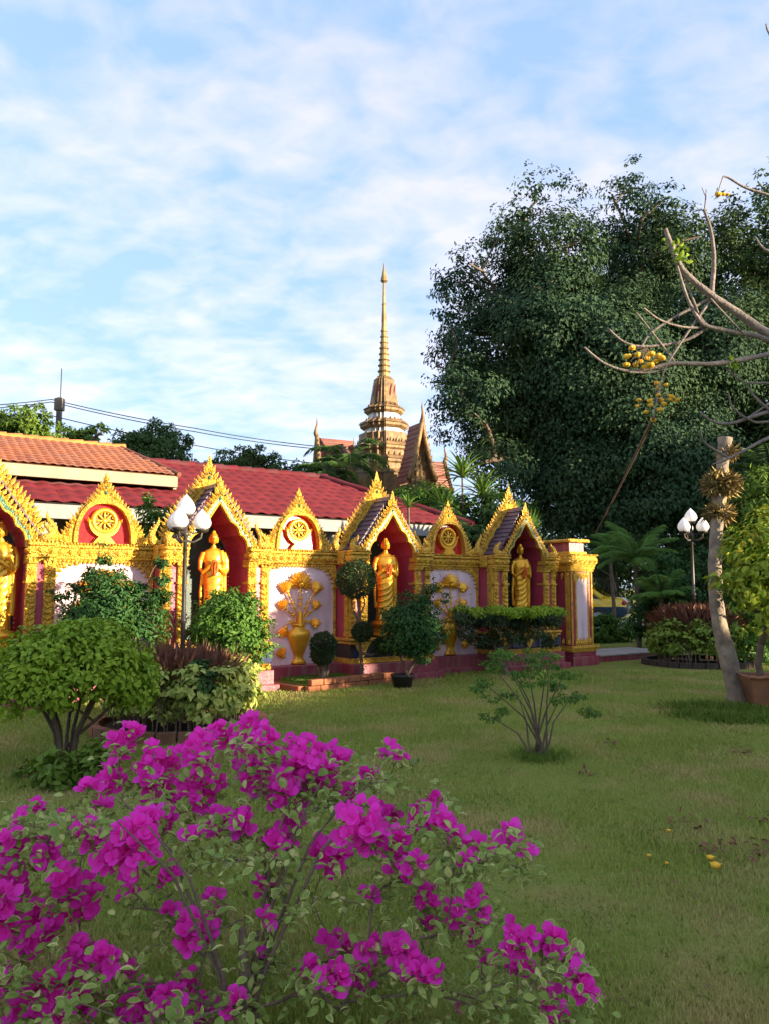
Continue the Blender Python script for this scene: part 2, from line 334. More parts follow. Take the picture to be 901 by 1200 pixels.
def leaf_parts(P, D, N, L, Wd, m, parent, n=300):           # the n leaves nearest the viewpoint as single parts, the rest joined
    D = unit(D); S = unit(np.cross(D, N)); N = np.cross(S, D); L = np.broadcast_to(L, len(P)); Wd = np.broadcast_to(Wd, len(P))
    off = np.array(parent.location); order = np.argsort(np.linalg.norm(P + off - np.array([0, 0, CAMH]), axis=1))
    ms = []
    for k in range(4):
        V, F = leaf_arrays(np.zeros((1, 3)), np.array([[0, 1., 0]]), np.array([[0, 0, 1.]]), 1.0, .45+.12*k, True, .1+.1*k, .05+.1*k)
        me = fast_mesh('leaf', V, F); me.materials.append(m); ms.append(me)
    for i in order[:n]:
        mt = Matrix((S[i], D[i], N[i])).transposed().to_4x4(); k = rnd.randrange(4)
        o = bpy.data.objects.new('leaf', ms[k]); COL.objects.link(o); o.parent = parent
        o.matrix_local = Matrix.Translation(P[i]) @ mt @ Matrix.Diagonal((L[i], L[i], L[i], 1))
    o = order[n:]
    if len(o): leaves('foliage', P[o], D[o], N[o], L[o], Wd[o], m, parent, True)
def blob_leaves(blobs, n, subr=.32, nsub=40, lsize=.1, out=.5, down=.25, shell=.75, flat=.5):
    """leaf positions gathered in clumps spread over a set of ellipsoid lobes"""
    B = np.array([list(b[0]) + list(b[1] if hasattr(b[1], '__len__') else (b[1],)*3) for b in blobs], float)
    wgt = (B[:, 3]*B[:, 5]); wgt /= wgt.sum(); cs = []; rs = []; ns = []
    for i, b in enumerate(B):
        k = max(3, int(nsub*len(B)*wgt[i])); d = rdir(k); rad = shell + (1-shell)*rng.random((k, 1))
        rad[rng.random((k, 1)) < .18] *= .6
        c = b[:3] + d*b[3:6]*rad; cs.append(c); rs.append(np.full(k, b[3:6].mean()*subr)*(.6+.8*rng.random(k))); ns.append(d)
    cs = np.concatenate(cs); rs = np.concatenate(rs); ns = np.concatenate(ns)
    p = rs**2; p /= p.sum(); idx = rng.choice(len(cs), n, p=p); d = rdir(n); d[:, 2] *= flat
    P = cs[idx] + d*rs[idx][:, None]*(rng.random((n, 1))**.45)
    D = unit(ns[idx]*out + d*.6 + rdir(n)*.7 + [0, 0, -down]); N = unit(ns[idx]*.8 + d*.7 + rdir(n)*.4 + [0, 0, .5])
    D = unit(D - N*(D*N).sum(1, keepdims=True)*.75)
    return P, D, N, cs
def grow(base, targets, r_tip=.004, bias=.55, k=4, sag=.0, up=.35, rpow=.5, wob=.03, start=None):
    """twigs from the base to every target, each joining the nearest branch already there; returns tubes (points, radii)"""
    nodes = [Vector(base)]; par = [-1]; plen = [0.0]
    if start:
        for p in start: nodes.append(Vector(p)); par.append(len(nodes)-2); plen.append(plen[-1] + (nodes[-1]-nodes[-2]).length)
    paths = []
    if start: paths.append(list(range(len(nodes))))
    b = Vector(base); ts = sorted([Vector(t) for t in targets], key=lambda t: (t-b).length)
    for t in ts:
        A = np.array([tuple(n) for n in nodes]); cost = np.linalg.norm(A - np.array(t), axis=1) + np.array(plen)*bias
        cost += np.maximum(0, A[:, 2]-t.z)*1.5
        i = int(np.argmin(cost)); p0 = nodes[i]; d = t - p0; L = d.length
        if L < 1e-4: continue
        c = p0 + d*.45 + Vector((0, 0, up*L*(.5))) + Vector((rnd.uniform(-1, 1), rnd.uniform(-1, 1), rnd.uniform(-1, 1)))*wob*L
        path = [i]
        for j in range(1, k+1):
            s = j/k; q = p0*(1-s)**2 + c*2*s*(1-s) + t*s*s
            if j < k: q = q + Vector((rnd.uniform(-1, 1), rnd.uniform(-1, 1), rnd.uniform(-1, 1)))*wob*L*.5
            nodes.append(q); par.append(path[-1]); plen.append(plen[path[-1]] + L/k); path.append(len(nodes)-1)
        paths.append(path)
    cnt = [0]*len(nodes)
    for path in paths:
        j = path[-1]
        while j >= 0: cnt[j] += 1; j = par[j]
    out = []
    for path in paths:
        out.append(([nodes[j] for j in path], [r_tip*max(cnt[path[1]] if n == 0 else cnt[j], 1)**rpow for n, j in enumerate(path)]))
    return out
def tubes(paths, name, m, parent, seg=6, **k):
    b = MB()
    for p, r in paths: b.tube(p, r, seg, cap=False)
    return b.build(name, m, parent, **k)
def plant(name, label, cat, base, blobs, n, lsize, lw, leafm, trunkm='bark', r_tip=.006, ntw=40, group=None, subr=.35, nsub=30, six=False,
          out=.5, down=.25, shell=.75, stem='stem', crown='foliage', flat=.6, parts=0, bias=.6, rpow=.5, start=None, up=.35, vary=.35):
    """blobs given in world space; everything is stored relative to the base"""
    base = Vector(base); r = empty(name, base); tag(r, label, cat, group)
    bl = [(Vector(b[0]) - base, b[1]) for b in blobs]
    P, D, N, cs = blob_leaves(bl, n, subr, nsub, lsize, out, down, shell, flat)
    L = lsize*(1-vary + 2*vary*rng.random(n))
    tg = cs[rng.choice(len(cs), min(ntw, len(cs)), replace=False)]*.97
    st = [Vector(s) - base for s in start] if start else None
    tubes(grow((0, 0, 0), tg, r_tip, bias, 4, rpow=rpow, start=st, up=up), stem, M[trunkm], r, 7)
    if parts: leaf_parts(P, D, N, L, L*lw, M[leafm], r, parts)
    else: leaves(crown, P, D, N, L, L*lw, M[leafm], r, six)
    return r
def px_blobs(lst, Y, jit=0):
    o = []
    for t in lst:
        x, y, r = t[:3]; yy = Y + (t[3] if len(t) > 3 else 0) + rnd.uniform(-jit, jit); rm = r*yy/900
        o.append((at(x, y, yy), rm))
    return o

# ============================================================= setting
def lawn():
    nx, ny = 150, 170
    xs = np.concatenate([-np.geomspace(1500, 12, 26), np.linspace(-11.5, 13.5, nx), np.geomspace(14, 1500, 26)])
    ys = np.concatenate([[-1500, -400, -100, -40, -20, -10, -5], np.linspace(-2, 26, ny), np.geomspace(27, 2500, 26)])
    X, Y = np.meshgrid(xs, ys); Z = .012*np.sin(X*1.7+Y*.9)*np.sin(Y*1.3-X*.4) + .006*np.sin(X*5.1+1)*np.sin(Y*4.3) + .0035*np.sin(X*13+Y*4)*np.sin(Y*15)
    Z = np.where((np.abs(X) < 13) & (Y < 25) & (Y > -2), Z, 0) - .01
    n0, n1_ = X.shape; V = np.stack([X, Y, Z], -1).reshape(-1, 3); i = np.arange(n0*n1_).reshape(n0, n1_)
    F = np.stack([i[:-1, :-1], i[:-1, 1:], i[1:, 1:], i[1:, :-1]], -1).reshape(-1, 4)
    tag(link('lawn_ground', fast_mesh('lawn_ground', V, F, True), None, M['lawn']), 'mown green lawn with worn brownish patches', None, None, 'structure')
lawn()
def blades():
    n = 420000; Y = 2.4 + 12*rng.random(n)**1.7; X = (rng.random(n)-.5)*(Y*1.06+.6)
    # clumped growth
    g = np.sin(X*3.1+Y*1.3)*np.sin(Y*2.7-X*.8) + np.sin(X*7.7+2)*np.sin(Y*6.9); keep = rng.random(n) < .78+.2*g; X, Y = X[keep], Y[keep]; n = len(X)
    P = np.stack([X, Y, np.full(n, -.012)], 1); h = (.014+.022*rng.random(n))*(1+.05*Y); a = rng.random(n)*2*PI
    lean = rdir(n)*.6; lean[:, 2] = 1; lean = unit(lean); S = np.stack([np.cos(a), np.sin(a), np.zeros(n)], 1); wd = (.0016+.0006*Y)[:, None]
    V = np.stack([P-S*wd, P+S*wd, P+lean*h[:, None]], 1).reshape(-1, 3); F = np.arange(3*n).reshape(-1, 3)
    tag(link('grass', fast_mesh('grass', V, F), None, M['blade']), 'short mown grass blades all over the lawn', 'grass', None, 'stuff')
    # darker longer tufts
blades()
def tufts(name, label, pts, n, h, spread, m):
    P = []; 
    for (x, y) in pts: P.append(np.stack([x+spread*rng.normal(size=n), y+spread*rng.normal(size=n), np.full(n, -.01)], 1))
    P = np.concatenate(P); k = len(P); lean = rdir(k)*.7; lean[:, 2] = 1
    hh = h*(.4+.6*rng.random(k)); V, F = leaf_arrays(P, lean, rdir(k), hh, hh*.12, False, .1, .3)
    return tag(link(name, fast_mesh(name, V, F), None, m), label, 'grass', None, 'stuff')
M['tuft'] = leafmat('lush grass', (.20, .29, .045), (.13, .21, .03), scale=2)
tp = []
for _ in range(150):
    y = rnd.uniform(3.0, 14); tp.append((rnd.uniform(-.35, .5)*y, y))
tufts('grass_tufts', 'small darker green tufts scattered over the lawn', tp, 60, .045, .12, M['tuft'])
mound = [(g.x, g.y) for g in [gnd(x, 836+rnd.uniform(-9, 9)) for x in np.linspace(800, 910, 12)]]
tufts('long_grass', 'patch of longer uncut grass in front of the brown planter', mound, 260, .13, .13, M['tuft'])

k = 900; y = 2.8+11*rng.random(k)**1.3; P = np.stack([(rng.random(k)-.45)*y, y, np.full(k, .012)], 1); D = rdir(k)*[1, 1, .25]
o = leaves('leaf_litter', P, D, rdir(k)*.5+[0, 0, 1], .018+.022*rng.random(k), .012, mat('leaf litter', (.30, .17, .06), (.14, .07, .03), rough=.8, scale=5, island=.8), None); tag(o, 'tiny fallen brown and yellow leaves sprinkled over the lawn', 'leaf litter')
# path slab beside the end pillar
b = MB(); b.box(6.9, 9.2, -.30, .85, -.05, .10, 0, bev=.01); b.box(6.9, 9.25, -.32, .87, .10, .13, 1, bev=.006)
o = b.build('path', [M['plinth'], M['concrete']], None, kind='structure'); o.location = W0; o.rotation_euler.z = YAW
tag(o, 'low maroon edged path running right from the end pillar')
b = MB(); b.box(-60, 90, 25.6, 33, -.005, .22); b.build('road', M['concrete'], None, kind='structure', label='grey road under the parked taxi')

# ============================================================= temple wall
wall = empty('temple_wall', W0, YAW); tag(wall, 'long pink and gold temple wall with arched niches and wheel gables', 'wall')
NC = [-4.57, -1.5, 1.58, 4.68]; HW = .81; OP = .47; FY = -.45
def offs(poly, d):      # offset of a right-half outline to the outside (from apex down)
    o = []
    for i, p in enumerate(poly):
        a = poly[max(i-1, 0)]; c = poly[min(i+1, len(poly)-1)]; tx, tz = c[0]-a[0], c[1]-a[1]; l = math.hypot(tx, tz) or 1
        nx, nz = -tz/l, tx/l
        if i == 0: nx, nz = 0, 1.35
        o.append((p[0]+nx*d, p[1]+nz*d))
    return o
def mirror(h): return [(-x, z) for x, z in reversed(h[1:])] + list(h)
def shiftp(poly, cx): return [(x+cx, z) for x, z in poly]
ARCH = [(0, 2.76), (.05, 2.68), (.12, 2.575), (.165, 2.50), (.20, 2.475), (.245, 2.45), (.29, 2.40), (.315, 2.335), (.325, 2.30), (.375, 2.275), (.42, 2.22), (.445, 2.14), (.455, 2.04)]
def crest(cx, half, y, nrm, L, step, mb, apexL, apexz, w=.065, mi=0):
    # carved flame leaves along both outer edges of a gable
    for s in (-1, 1):
        acc = 0; pts = half
        for i in range(len(pts)-1):
            a, c = pts[i], pts[i+1]; seg = math.hypot(c[0]-a[0], c[1]-a[1]); t = -acc
            while t < seg:
                if t >= 0:
                    f = t/seg; x = a[0]+(c[0]-a[0])*f; z = a[1]+(c[1]-a[1])*f
                    tx, tz = (c[0]-a[0])/seg, (c[1]-a[1])/seg; nx, nz = -tz, tx
                    d = (s*(nx*.75 - tx*.45), 0, nz*.75 - tz*.45 + .35)
                    mb.flame((cx+s*x, y, z), d, nrm, L*rnd.uniform(.85, 1.1), w, .03, mi, curl=.35*s)
                    mb.flame((cx+s*(x-nx*.02), y-.012, z-nz*.02), d, nrm, L*.55, w*.75, .03, mi, curl=-.2*s)
                t += step
            acc = seg - (t - step); acc = step - acc if False else (step - (t - seg)) % step
    mb.flame((cx, y, apexz-.06), (0, 0, 1), nrm, apexL, w*1.5, .035, mi, curl=0)
    mb.flame((cx-.03, y, apexz-.10), (-.3, 0, 1), nrm, apexL*.6, w, .03, mi, curl=-.3)
    mb.flame((cx+.03, y, apexz-.10), (.3, 0, 1), nrm, apexL*.6, w, .03, mi, curl=.3)
def gable(cx, y, dz, sc, apex, name):
    A = [(x*sc, z+dz+(2.76-2.04)*(sc-1)*((z-2.04)/.72)) for x, z in ARCH]
    g = MB(); o1, o2, o3, o4 = offs(A, .028), offs(A, .075), offs(A, .10), None
    mA, m1, m2, m3 = [shiftp(mirror(q), cx) for q in (A, o1, o2, o3)]
    g.strip(mA, m1, y-.012, y+.06, 0)
    # carved outer field
    base = [(0, apex-.05), (.16, apex-.30), (.33, apex-.56), (.50, apex-.79), (.62, 2.10+dz)]
    base = [(x*sc, z) for x, z in base]
    dens = []
    for i in range(len(o3)):
        t = i/(len(o3)-1)*(len(base)-1); k = min(int(t), len(base)-2); f = t-k
        dens.append((base[k][0]*(1-f)+base[k+1][0]*f, base[k][1]*(1-f)+base[k+1][1]*f))
    g.strip(m3, shiftp(mirror(dens), cx), y, y+.06, 0)
    for q in (m2,): g.strip(q, m3, y-.012, y+.06, 0)
    fr = g.build(name, M['gold'], wall)
    MB().strip(m1, m2, y-.006, y+.05, 0).build('green_band', M['green'], fr)
    c = MB(); crest(cx, dens, y+.01, (0, -1, 0), .105*sc, .075, c, .24*sc, apex)
    ins = [((a[0]+d[0])/2, (a[1]+d[1])/2) for a, d in zip(o3, dens)]
    for i in range(1, len(ins)):
        for s in (-1, 1): c.flame((cx+s*ins[i][0], y-.004, ins[i][1]-.02), (s*.2, 0, 1), (0, -1, 0), .085, .05, .028, 0, .4*s)
    c.build('flame_crest', M['gold'], fr, kind='stuff')
    MB().ball((cx, y-.012, apex-.16), (.022, .014, .032), 8, 5).ball((cx, y-.012, apex-.09), (.013, .01, .022), 8, 5).build('jewel', M['green'], fr)
    return A
def finial(cx, y, z, s, h=.40):
    f = MB(); pts = []; 
    for i in range(9):
        t = i/8; pts.append((cx+s*(.06*math.sin(t*PI*1.6)+.03*t), y, z+h*t))
    f.tube(pts, [.055, .07, .065, .05, .042, .034, .026, .018, .004], 7)
    for i in (1, 2, 3, 4, 5): f.flame(pts[i], (s*.7, 0, .8), (0, -1, 0), .11-.01*i, .06, .03, 0, -.4*s); f.flame(pts[i], (-s*.7, 0, .8), (0, -1, 0), .09-.01*i, .05, .03, 0, .4*s)
    f.ball((cx, y, z+.03), (.10, .07, .06), 8, 5)
    f.build('finial', M['gold'], wall)
def cornice(x0, x1, fy, parent, ends=True, z0=1.87):
    c = MB(); e = .0
    c.box(x0, x1, fy-.03, fy+.2, z0, z0+.035, bev=.008); c.box(x0, x1, fy-.055, fy+.2, z0+.035, z0+.07, bev=.01)
    c.box(x0, x1, fy-.075, fy+.2, z0+.07, z0+.19, 0, bev=.03); c.box(x0, x1, fy-.10, fy+.2, z0+.19, z0+.225, bev=.01); c.box(x0, x1, fy-.075, fy+.2, z0+.225, z0+.262, bev=.01)
    o = c.build('cornice', M['gold'], parent)
    d = MB(); n = int((x1-x0)/.042)
    for i in range(n):
        x = x0+(i+.5)*(x1-x0)/n; d.ball((x, fy-.085, z0+.25), .018, 6, 4)
        if i % 3 == 0:
            d.add([(x-.055, fy-.078, z0+.13), (x, fy-.078, z0+.175), (x+.055, fy-.078, z0+.13), (x, fy-.078, z0+.085), (x, fy-.115, z0+.13)], [(0, 3, 4), (3, 2, 4), (2, 1, 4), (1, 0, 4)])
    n = int((x1-x0)/.055)
    for i in range(n):
        x = x0+(i+.5)*(x1-x0)/n; d.flame((x, fy-.03, z0+.03), (0, 0, -1), (0, -1, 0), .07, .045, .02, 0, 0)
    d.build('bead_and_petal_row', M['gold'], o, kind='stuff')
    return o
def pilaster(x0, x1, fy, z0=.72, z1=1.87):
    p = MB(); w = x1-x0; g = .012
    p.box(x0, x1, fy, fy+.2, z0, z1, 0, bev=.01); p.box(x0-g, x1+g, fy-.025, fy+.2, z1-.30, z1-.265, bev=.006); p.box(x0-g, x1+g, fy-.03, fy+.2, z1-.045, z1-.002, bev=.006)
    p.box(x0-g, x1+g, fy-.03, fy+.2, z0, z0+.06, bev=.006)
    o = p.build('pilaster', M['gold'], wall); d = MB(); z = z0+.08; cx = (x0+x1)/2
    while z < z1-.38:
        for s in (-1, 1): d.flame((cx, fy-.002, z), (s*.75, 0, 1), (0, -1, 0), .085, .05, .03, 0, .5*s)
        d.ball((cx, fy-.006, z+.01), (.018, .018, .018), 6, 4); z += .075
    for zc in (z1-.15,):
        for k in range(8):
            a = k*PI/4; d.flame((cx, fy-.004, zc), (math.cos(a), 0, math.sin(a)), (0, -1, 0), .07, .04, .025)
    n = max(2, int(w/.04))
    for i in range(n): d.flame((x0+(i+.5)*w/n, fy-.004, z1-.30), (0, 0, -1), (0, -1, 0), .09, .045, .025)
    d.build('carved_leaves', M['gold'], o, kind='stuff')
# plinth along the whole wall
for i in range(len(NC)):
    cx = NC[i]
    b = MB(); b.box(cx-HW-.04, cx+HW+.04, -.62, .3, -.02, .29, bev=.008); b.box(cx-HW-.09, cx+HW+.09, -.72, .3, -.02, .09, bev=.008)
    b.build('niche_plinth', M['plinth'], wall)
for i in range(4):
    x0 = NC[i]+HW+.042; x1 = (NC[i+1]-HW-.042) if i < 3 else 5.72
    b = MB(); b.box(x0, x1, -.22, .25, -.02, .287, bev=.008); b.box(x0+.05, x1-.05, -.30, .25, -.02, .085, bev=.008); b.build('plinth', M['plinth'], wall)
    b = MB(); b.box(x0-.02, x1+.02, 0, .24, .288, 1.90); b.build('panel', M['pink'], wall)
    if i == 3:
        cornice(x0-.04, x1+.06, 0, wall); 
        b = MB(); b.box(x1-.04, x1-.005, -.03, 0, .3, 1.87); b.build('border_strip', M['gold'], wall); continue
    xc = (x0+x1)/2; cornice(x0-.04, x1+.04, 0, wall)
    # gold corner brackets
    for s in (-1, 1):
        e = x0-.03 if s < 0 else x1+.03; pl = [(e, 1.87)]
        for k in range(7):
            a = k/6; pl.append((e-s*(.34-.30*math.sin(a*PI/2)), 1.87-.02-.32*(1-math.cos(a*PI/2))))
        pl.append((e, 1.49))
        b = MB(); b.prism(pl if s > 0 else pl[::-1], -.03, 0, 0)
        for k in range(1, 8): q = pl[k]; b.flame((q[0], -.02, q[1]), (-s*.8, 0, -.5), (0, -1, 0), .065, .05, .03, 0, .3*s); b.flame(((q[0]+e)/2, -.028, (q[1]+1.87)/2), (-s*.4, 0, -.7), (0, -1, 0), .08, .05, .025)
        b.build('corner_bracket', M['gold'], wall)
        b = MB(); xs = e-s*.045; b.box(min(e, xs), max(e, xs), -.022, 0, .30, 1.50)
        for k in range(22): b.ball((e-s*.028, -.024, .33+k*.053), .017, 6, 4)
        b.build('border_strip', M['gold'], wall)
    # vase with lotus, in relief
    v = MB(); Mx = Matrix.Translation((xc+.03, -.02, .295)) @ Matrix.Diagonal((1, .55, 1, 1))
    v.lathe([(.13, 0), (.135, .03), (.10, .06), (.075, .10), (.09, .16), (.15, .30), (.20, .42), (.205, .47), (.18, .53), (.11, .565), (.09, .59), (.12, .61), (.13, .635), (.10, .65)], (0, 0, 0), 20, M=Mx)
    vase = v.build('vase', M['gold_smooth'], wall)
    st = MB(); Y0 = -.06; bx = xc+.03; bz = .93
    stems = [((bx, bz), (bx, 1.25), (bx, 1.52)), ((bx, bz), (bx-.09, 1.18), (bx-.22, 1.43)), ((bx, bz), (bx+.09, 1.18), (bx+.24, 1.43)),
             ((bx, bz), (bx-.12, 1.10), (bx-.27, 1.17)), ((bx, bz), (bx+.12, 1.10), (bx+.24, 1.17)), ((bx, bz), (bx-.10, 1.0), (bx-.24, .93)), ((bx, bz), (bx+.1, 1.0), (bx+.24, .93))]
    for a, c2_, e in stems:
        pts = []
        for k in range(7):
            t = k/6; pts.append(((1-t)**2*a[0]+2*t*(1-t)*c2_[0]+t*t*e[0], Y0, (1-t)**2*a[1]+2*t*(1-t)*c2_[1]+t*t*e[1]))
        st.tube(pts, .012, 6)
        for k in (3, 4):
            for s in (-1, 1): st.flame(pts[k], (s*.8, 0, .4), (0, -1, 0), .06, .04, .015)
    st.tube([(bx, Y0, .90), (bx, Y0, 1.15)], [.05, .028], 8)
    st.build('stem', M['gold_smooth'], vase)
    def lotus(x, z, s, d, n=9, spread=1.0):
        f = MB(); d0 = math.atan2(d[1], d[0])
        for ring, (k, ln, sp) in enumerate(((n, 1.0, 1.25), (n-2, .85, .8), (3, .8, .35))):
            for q in range(k):
                a = d0 + (q-(k-1)/2)/(max(k-1, 1)/2)*sp*spread
                f.flame((x, Y0-.012*ring, z), (math.cos(a), 0, math.sin(a)), (0, -1, 0), .135*s*ln, .062*s, .03*s)
        f.ball((x, Y0-.02, z), (.03*s, .03*s, .03*s), 8, 5); return f
    lotus(bx, 1.57, 1.75, (0, 1), 11, 1.35).build('lotus_flower', M['gold_smooth'], vase)
    for x, z, s, d in ((bx-.25, 1.46, .95, (-.35, 1)), (bx+.27, 1.46, .95, (.35, 1)), (bx-.29, 1.19, .8, (-.4, 1)), (bx+.27, 1.19, .75, (.4, 1)), (bx-.27, .88, .85, (-.2, -1)), (bx+.27, .88, .8, (.2, 1)), (bx-.3, .43, .8, (-.6, 1)), (bx+.29, .43, .8, (.6, 1))):
        lotus(x, z, s*1.45, d, 7, .6).build('lotus_bud', M['gold_smooth'], vase)
    # pointed gable with wheel above the cornice
    half = [(0, 3.00), (.08, 2.86), (.17, 2.74), (.28, 2.60), (.38, 2.47), (.48, 2.32), (.56, 2.14)]
    inn = []
    for k in range(11):
        a = PI/2*(1-k/10); inn.append((.365*math.cos(a)**.8 if k else 0, 2.14+.56*math.sin(a)**.9))
    inn2 = [(x*1.14+(.0), 2.14+(z-2.14)*1.10) for x, z in inn]
    dens = []
    for k in range(11):
        t = k/10*6; q = min(int(t), 5); f = t-q; dens.append((half[q][0]*(1-f)+half[q+1][0]*f, half[q][1]*(1-f)+half[q+1][1]*f))
    g = MB(); mi_, mi2, md = [shiftp(mirror(q), xc) for q in (inn, inn2, dens)]
    g.strip(mi_, mi2, -.085, .12, 0); g.strip(mi2, md, -.05, .12, 0)
    pg = g.build('wheel_gable', M['gold'], wall)
    fd = MB(); fd.prism(shiftp(mirror(inn), xc), .03, .11, 0); fd.build('red_field', M['red'], pg)
    c = MB(); crest(xc, dens, -.03, (0, -1, 0), .10, .062, c, .20, 3.02, .06)
    ins = [((a[0]*.45+d[0]*.55), (a[1]*.45+d[1]*.55)) for a, d in zip(inn2, dens)]
    for k in range(0, 11):
        for s in (-1, 1): c.flame((xc+s*ins[k][0], -.052, ins[k][1]-.02), (s*.5, 0, 1), (0, -1, 0), .085, .055, .03, 0, .5*s)
    for s in (-1, 1):
        for k in range(3): c.flame((xc+s*(.52+.05*k), -.04, 2.15), (s*(.3+.3*k), 0, 1), (0, -1, 0), .17-.03*k, .075, .03, 0, -.4*s)
    c.build('flame_crest', M['gold'], pg, kind='stuff')
    MB().ball((xc, -.06, 2.86), (.022, .014, .034), 8, 5).ball((xc, -.06, 2.93), (.014, .01, .022), 8, 5).build('jewel', M['green'], pg)
    wl_ = MB(); wz = 2.455; n = 28; rr = []
    for (ra, ya) in ((.185, .02), (.19, -.03), (.165, -.055), (.135, -.05), (.12, -.02), (.118, .0)):
        for k in range(n): a = 2*PI*k/n; rr.append((xc+ra*math.cos(a), ya, wz+ra*math.sin(a)))
    fs = [[j*n+k, (j+1)*n+k, (j+1)*n+(k+1) % n, j*n+(k+1) % n] for j in range(5) for k in range(n)]
    wl_.add(rr, fs, 0, True); dk = [(xc+.119*math.cos(2*PI*k/n), 0.0, wz+.119*math.sin(2*PI*k/n)) for k in range(n)]; wl_.add(dk, [list(range(n-1, -1, -1))], 1)
    for k in range(8):
        a = k*PI/4; wl_.tube([(xc+.03*math.cos(a), -.02, wz+.03*math.sin(a)), (xc+.08*math.cos(a), -.025, wz+.08*math.sin(a)), (xc+.125*math.cos(a), -.02, wz+.125*math.sin(a))], [.012, .018, .010], 6)
        wl_.ball((xc+.118*math.cos(a+PI/8), -.02, wz+.118*math.sin(a+PI/8)), .014, 6, 4)
    wl_.ball((xc, -.03, wz), (.042, .02, .042), 12, 6)
    wh = wl_.build('wheel', [M['gold_smooth'], M['gold_old']], pg)
    cu = MB(); ou = [(math.cos(a), math.sin(a)) for a in np.linspace(PI*1.02, PI*1.98, 13)]
    Aa = [(xc+.215*x, 2.445+.225*z) for x, z in ou]; Bb = [(xc+.20*x, 2.475+.20*z) for x, z in ou]
    cu.strip(Bb[::-1], Aa[::-1], -.045, .03); cu.prism([(xc-.15, 2.14), (xc+.15, 2.14), (xc+.07, 2.235), (xc-.07, 2.235)], -.06, .03)
    for s in (-1, 1): cu.flame((xc+s*.205, -.03, 2.43), (s*.5, 0, 1), (0, -1, 0), .08, .05, .03)
    cu.build('wheel_cradle', M['gold_smooth'], pg)
for i, cx in enumerate(NC):
    # shell of the niche
    s_ = MB()
    for s in (-1, 1):
        a, c2_ = sorted((cx+s*OP, cx+s*(HW-.001))); s_.box(a, c2_, FY+.02, .42, .30, 2.12)
    s_.box(cx-OP, cx+OP, FY+.02, .42, .29, .70); s_.box(cx-HW+.001, cx+HW-.001, .42, .50, .29, 2.12)
    # inner ogive ceiling from the arch outline to the back wall
    A = mirror(ARCH); o1 = mirror(offs(ARCH, .03)); s_.strip(shiftp(A, cx), shiftp(o1, cx), FY+.05, .42)
    s_.build('niche_shell', M['maroon'], wall)
    bk = MB(); bk.prism(shiftp(mirror([(0, 2.79), (.2, 2.52), (.34, 2.3), (OP, 2.1), (OP, .70)]), cx), .40, .418); bko = bk.build('niche_back', M['darkgreen'], wall)
    d = MB()
    for s in (-1, 1):
        for k in range(22): d.ball((cx+s*.36, .395, .78+k*.065), (.016, .012, .016), 6, 4)
        for k in range(22): d.ball((cx+s*(OP-.002), .30, .78+k*.065), (.012, .016, .016), 6, 4)
    for k in range(1, 6):
        for s in (-1, 1): d.ball((cx+s*(.36-.06*k), .395, 2.2+k*.09), (.016, .012, .016), 6, 4)
    d.build('mirror_dots', M['silver'], bko, kind='stuff')
    for s in (-1, 1):
        a, c2_ = sorted((cx+s*(OP+.005), cx+s*(OP+.135))); pilaster(a, c2_, FY-.02)
        a, c2_ = sorted((cx+s*(OP+.225), cx+s*(HW-.0))); pilaster(a, c2_, FY-.0)
        a, c2_ = sorted((cx+s*(OP-.004), cx+s*(HW+.02)))
        cornice(a, c2_, FY-.02, wall)
        b = MB(); e = cx+s*(HW+.0); b.box(min(e, e+s*.03), max(e, e+s*.03), FY+.03, FY+.075, .7, 1.87)
        for k in range(20): b.ball((e+s*.03, FY+.05, .76+k*.055), .015, 6, 4)
        b.build('border_strip', M['gold'], wall)
        # return cornice on the side of the niche
        b = MB(); b.box(min(e, e+s*.05), max(e, e+s*.05), FY+.16, -.09, 1.90, 2.12, bev=.015); b.build('cornice_return', M['gold'], wall)
    gable(cx, FY-.03, 0, 1.0, 3.00, 'front_gable'); gable(cx, -.02, .10, 1.16, 3.36, 'rear_gable')
    # steep little roof between the two gables, laid in rows of tiles
    for s in (-1, 1):
        rf = MB(); p0 = Vector((cx, 0, 3.08)); p1 = Vector((cx+s*.66, 0, 2.16)); nrm = Vector((s*.81, 0, .58)); n = 11
        for k in range(n):
            a = p0.lerp(p1, k/n); c2_ = p0.lerp(p1, (k+1)/n+.012); lift0, lift1 = nrm*.002, nrm*.022
            v8 = []
            for yy in (FY+.035, -.028): v8 += [a+Vector((0, yy, 0))+lift0, c2_+Vector((0, yy, 0))+lift1, c2_+Vector((0, yy, 0))-nrm*.01, a+Vector((0, yy, 0))-nrm*.01]
            rf.add(v8, [(0, 1, 2, 3), (7, 6, 5, 4), (0, 4, 5, 1), (1, 5, 6, 2), (3, 2, 6, 7), (0, 3, 7, 4)] if s < 0 else [(3, 2, 1, 0), (4, 5, 6, 7), (1, 5, 4, 0), (2, 6, 5, 1), (7, 6, 2, 3), (4, 7, 3, 0)])
        rf.build('gable_roof', M['purple'], wall)
    for s in (-1, 1): finial(cx+s*.80, -.05, 2.13, s, .42); finial(cx+s*.70, FY-.02, 2.13, s, .26)
    # base of the niche: mouldings, blue glass panels, hanging triangle
    b = MB(); b.box(cx-HW-.03, cx+HW+.03, FY-.09, .0, .291, .345, bev=.01); b.box(cx-HW-.02, cx+HW+.02, FY-.07, .0, .345, .375, bev=.008)
    b.box(cx-HW-.03, cx+HW+.03, FY-.08, .0, .60, .645, bev=.01); b.box(cx-HW-.05, cx+HW+.05, FY-.10, .0, .655, .70, bev=.012)
    for k in range(34): b.ball((cx-HW+.0+k*.049, FY-.10, .365), .017, 6, 4)
    nb = b.build('niche_base', M['gold'], wall)
    MB().box(cx-HW-.01, cx+HW+.01, FY-.03, -.01, .375, .60).build('base_core', M['dark'], nb)
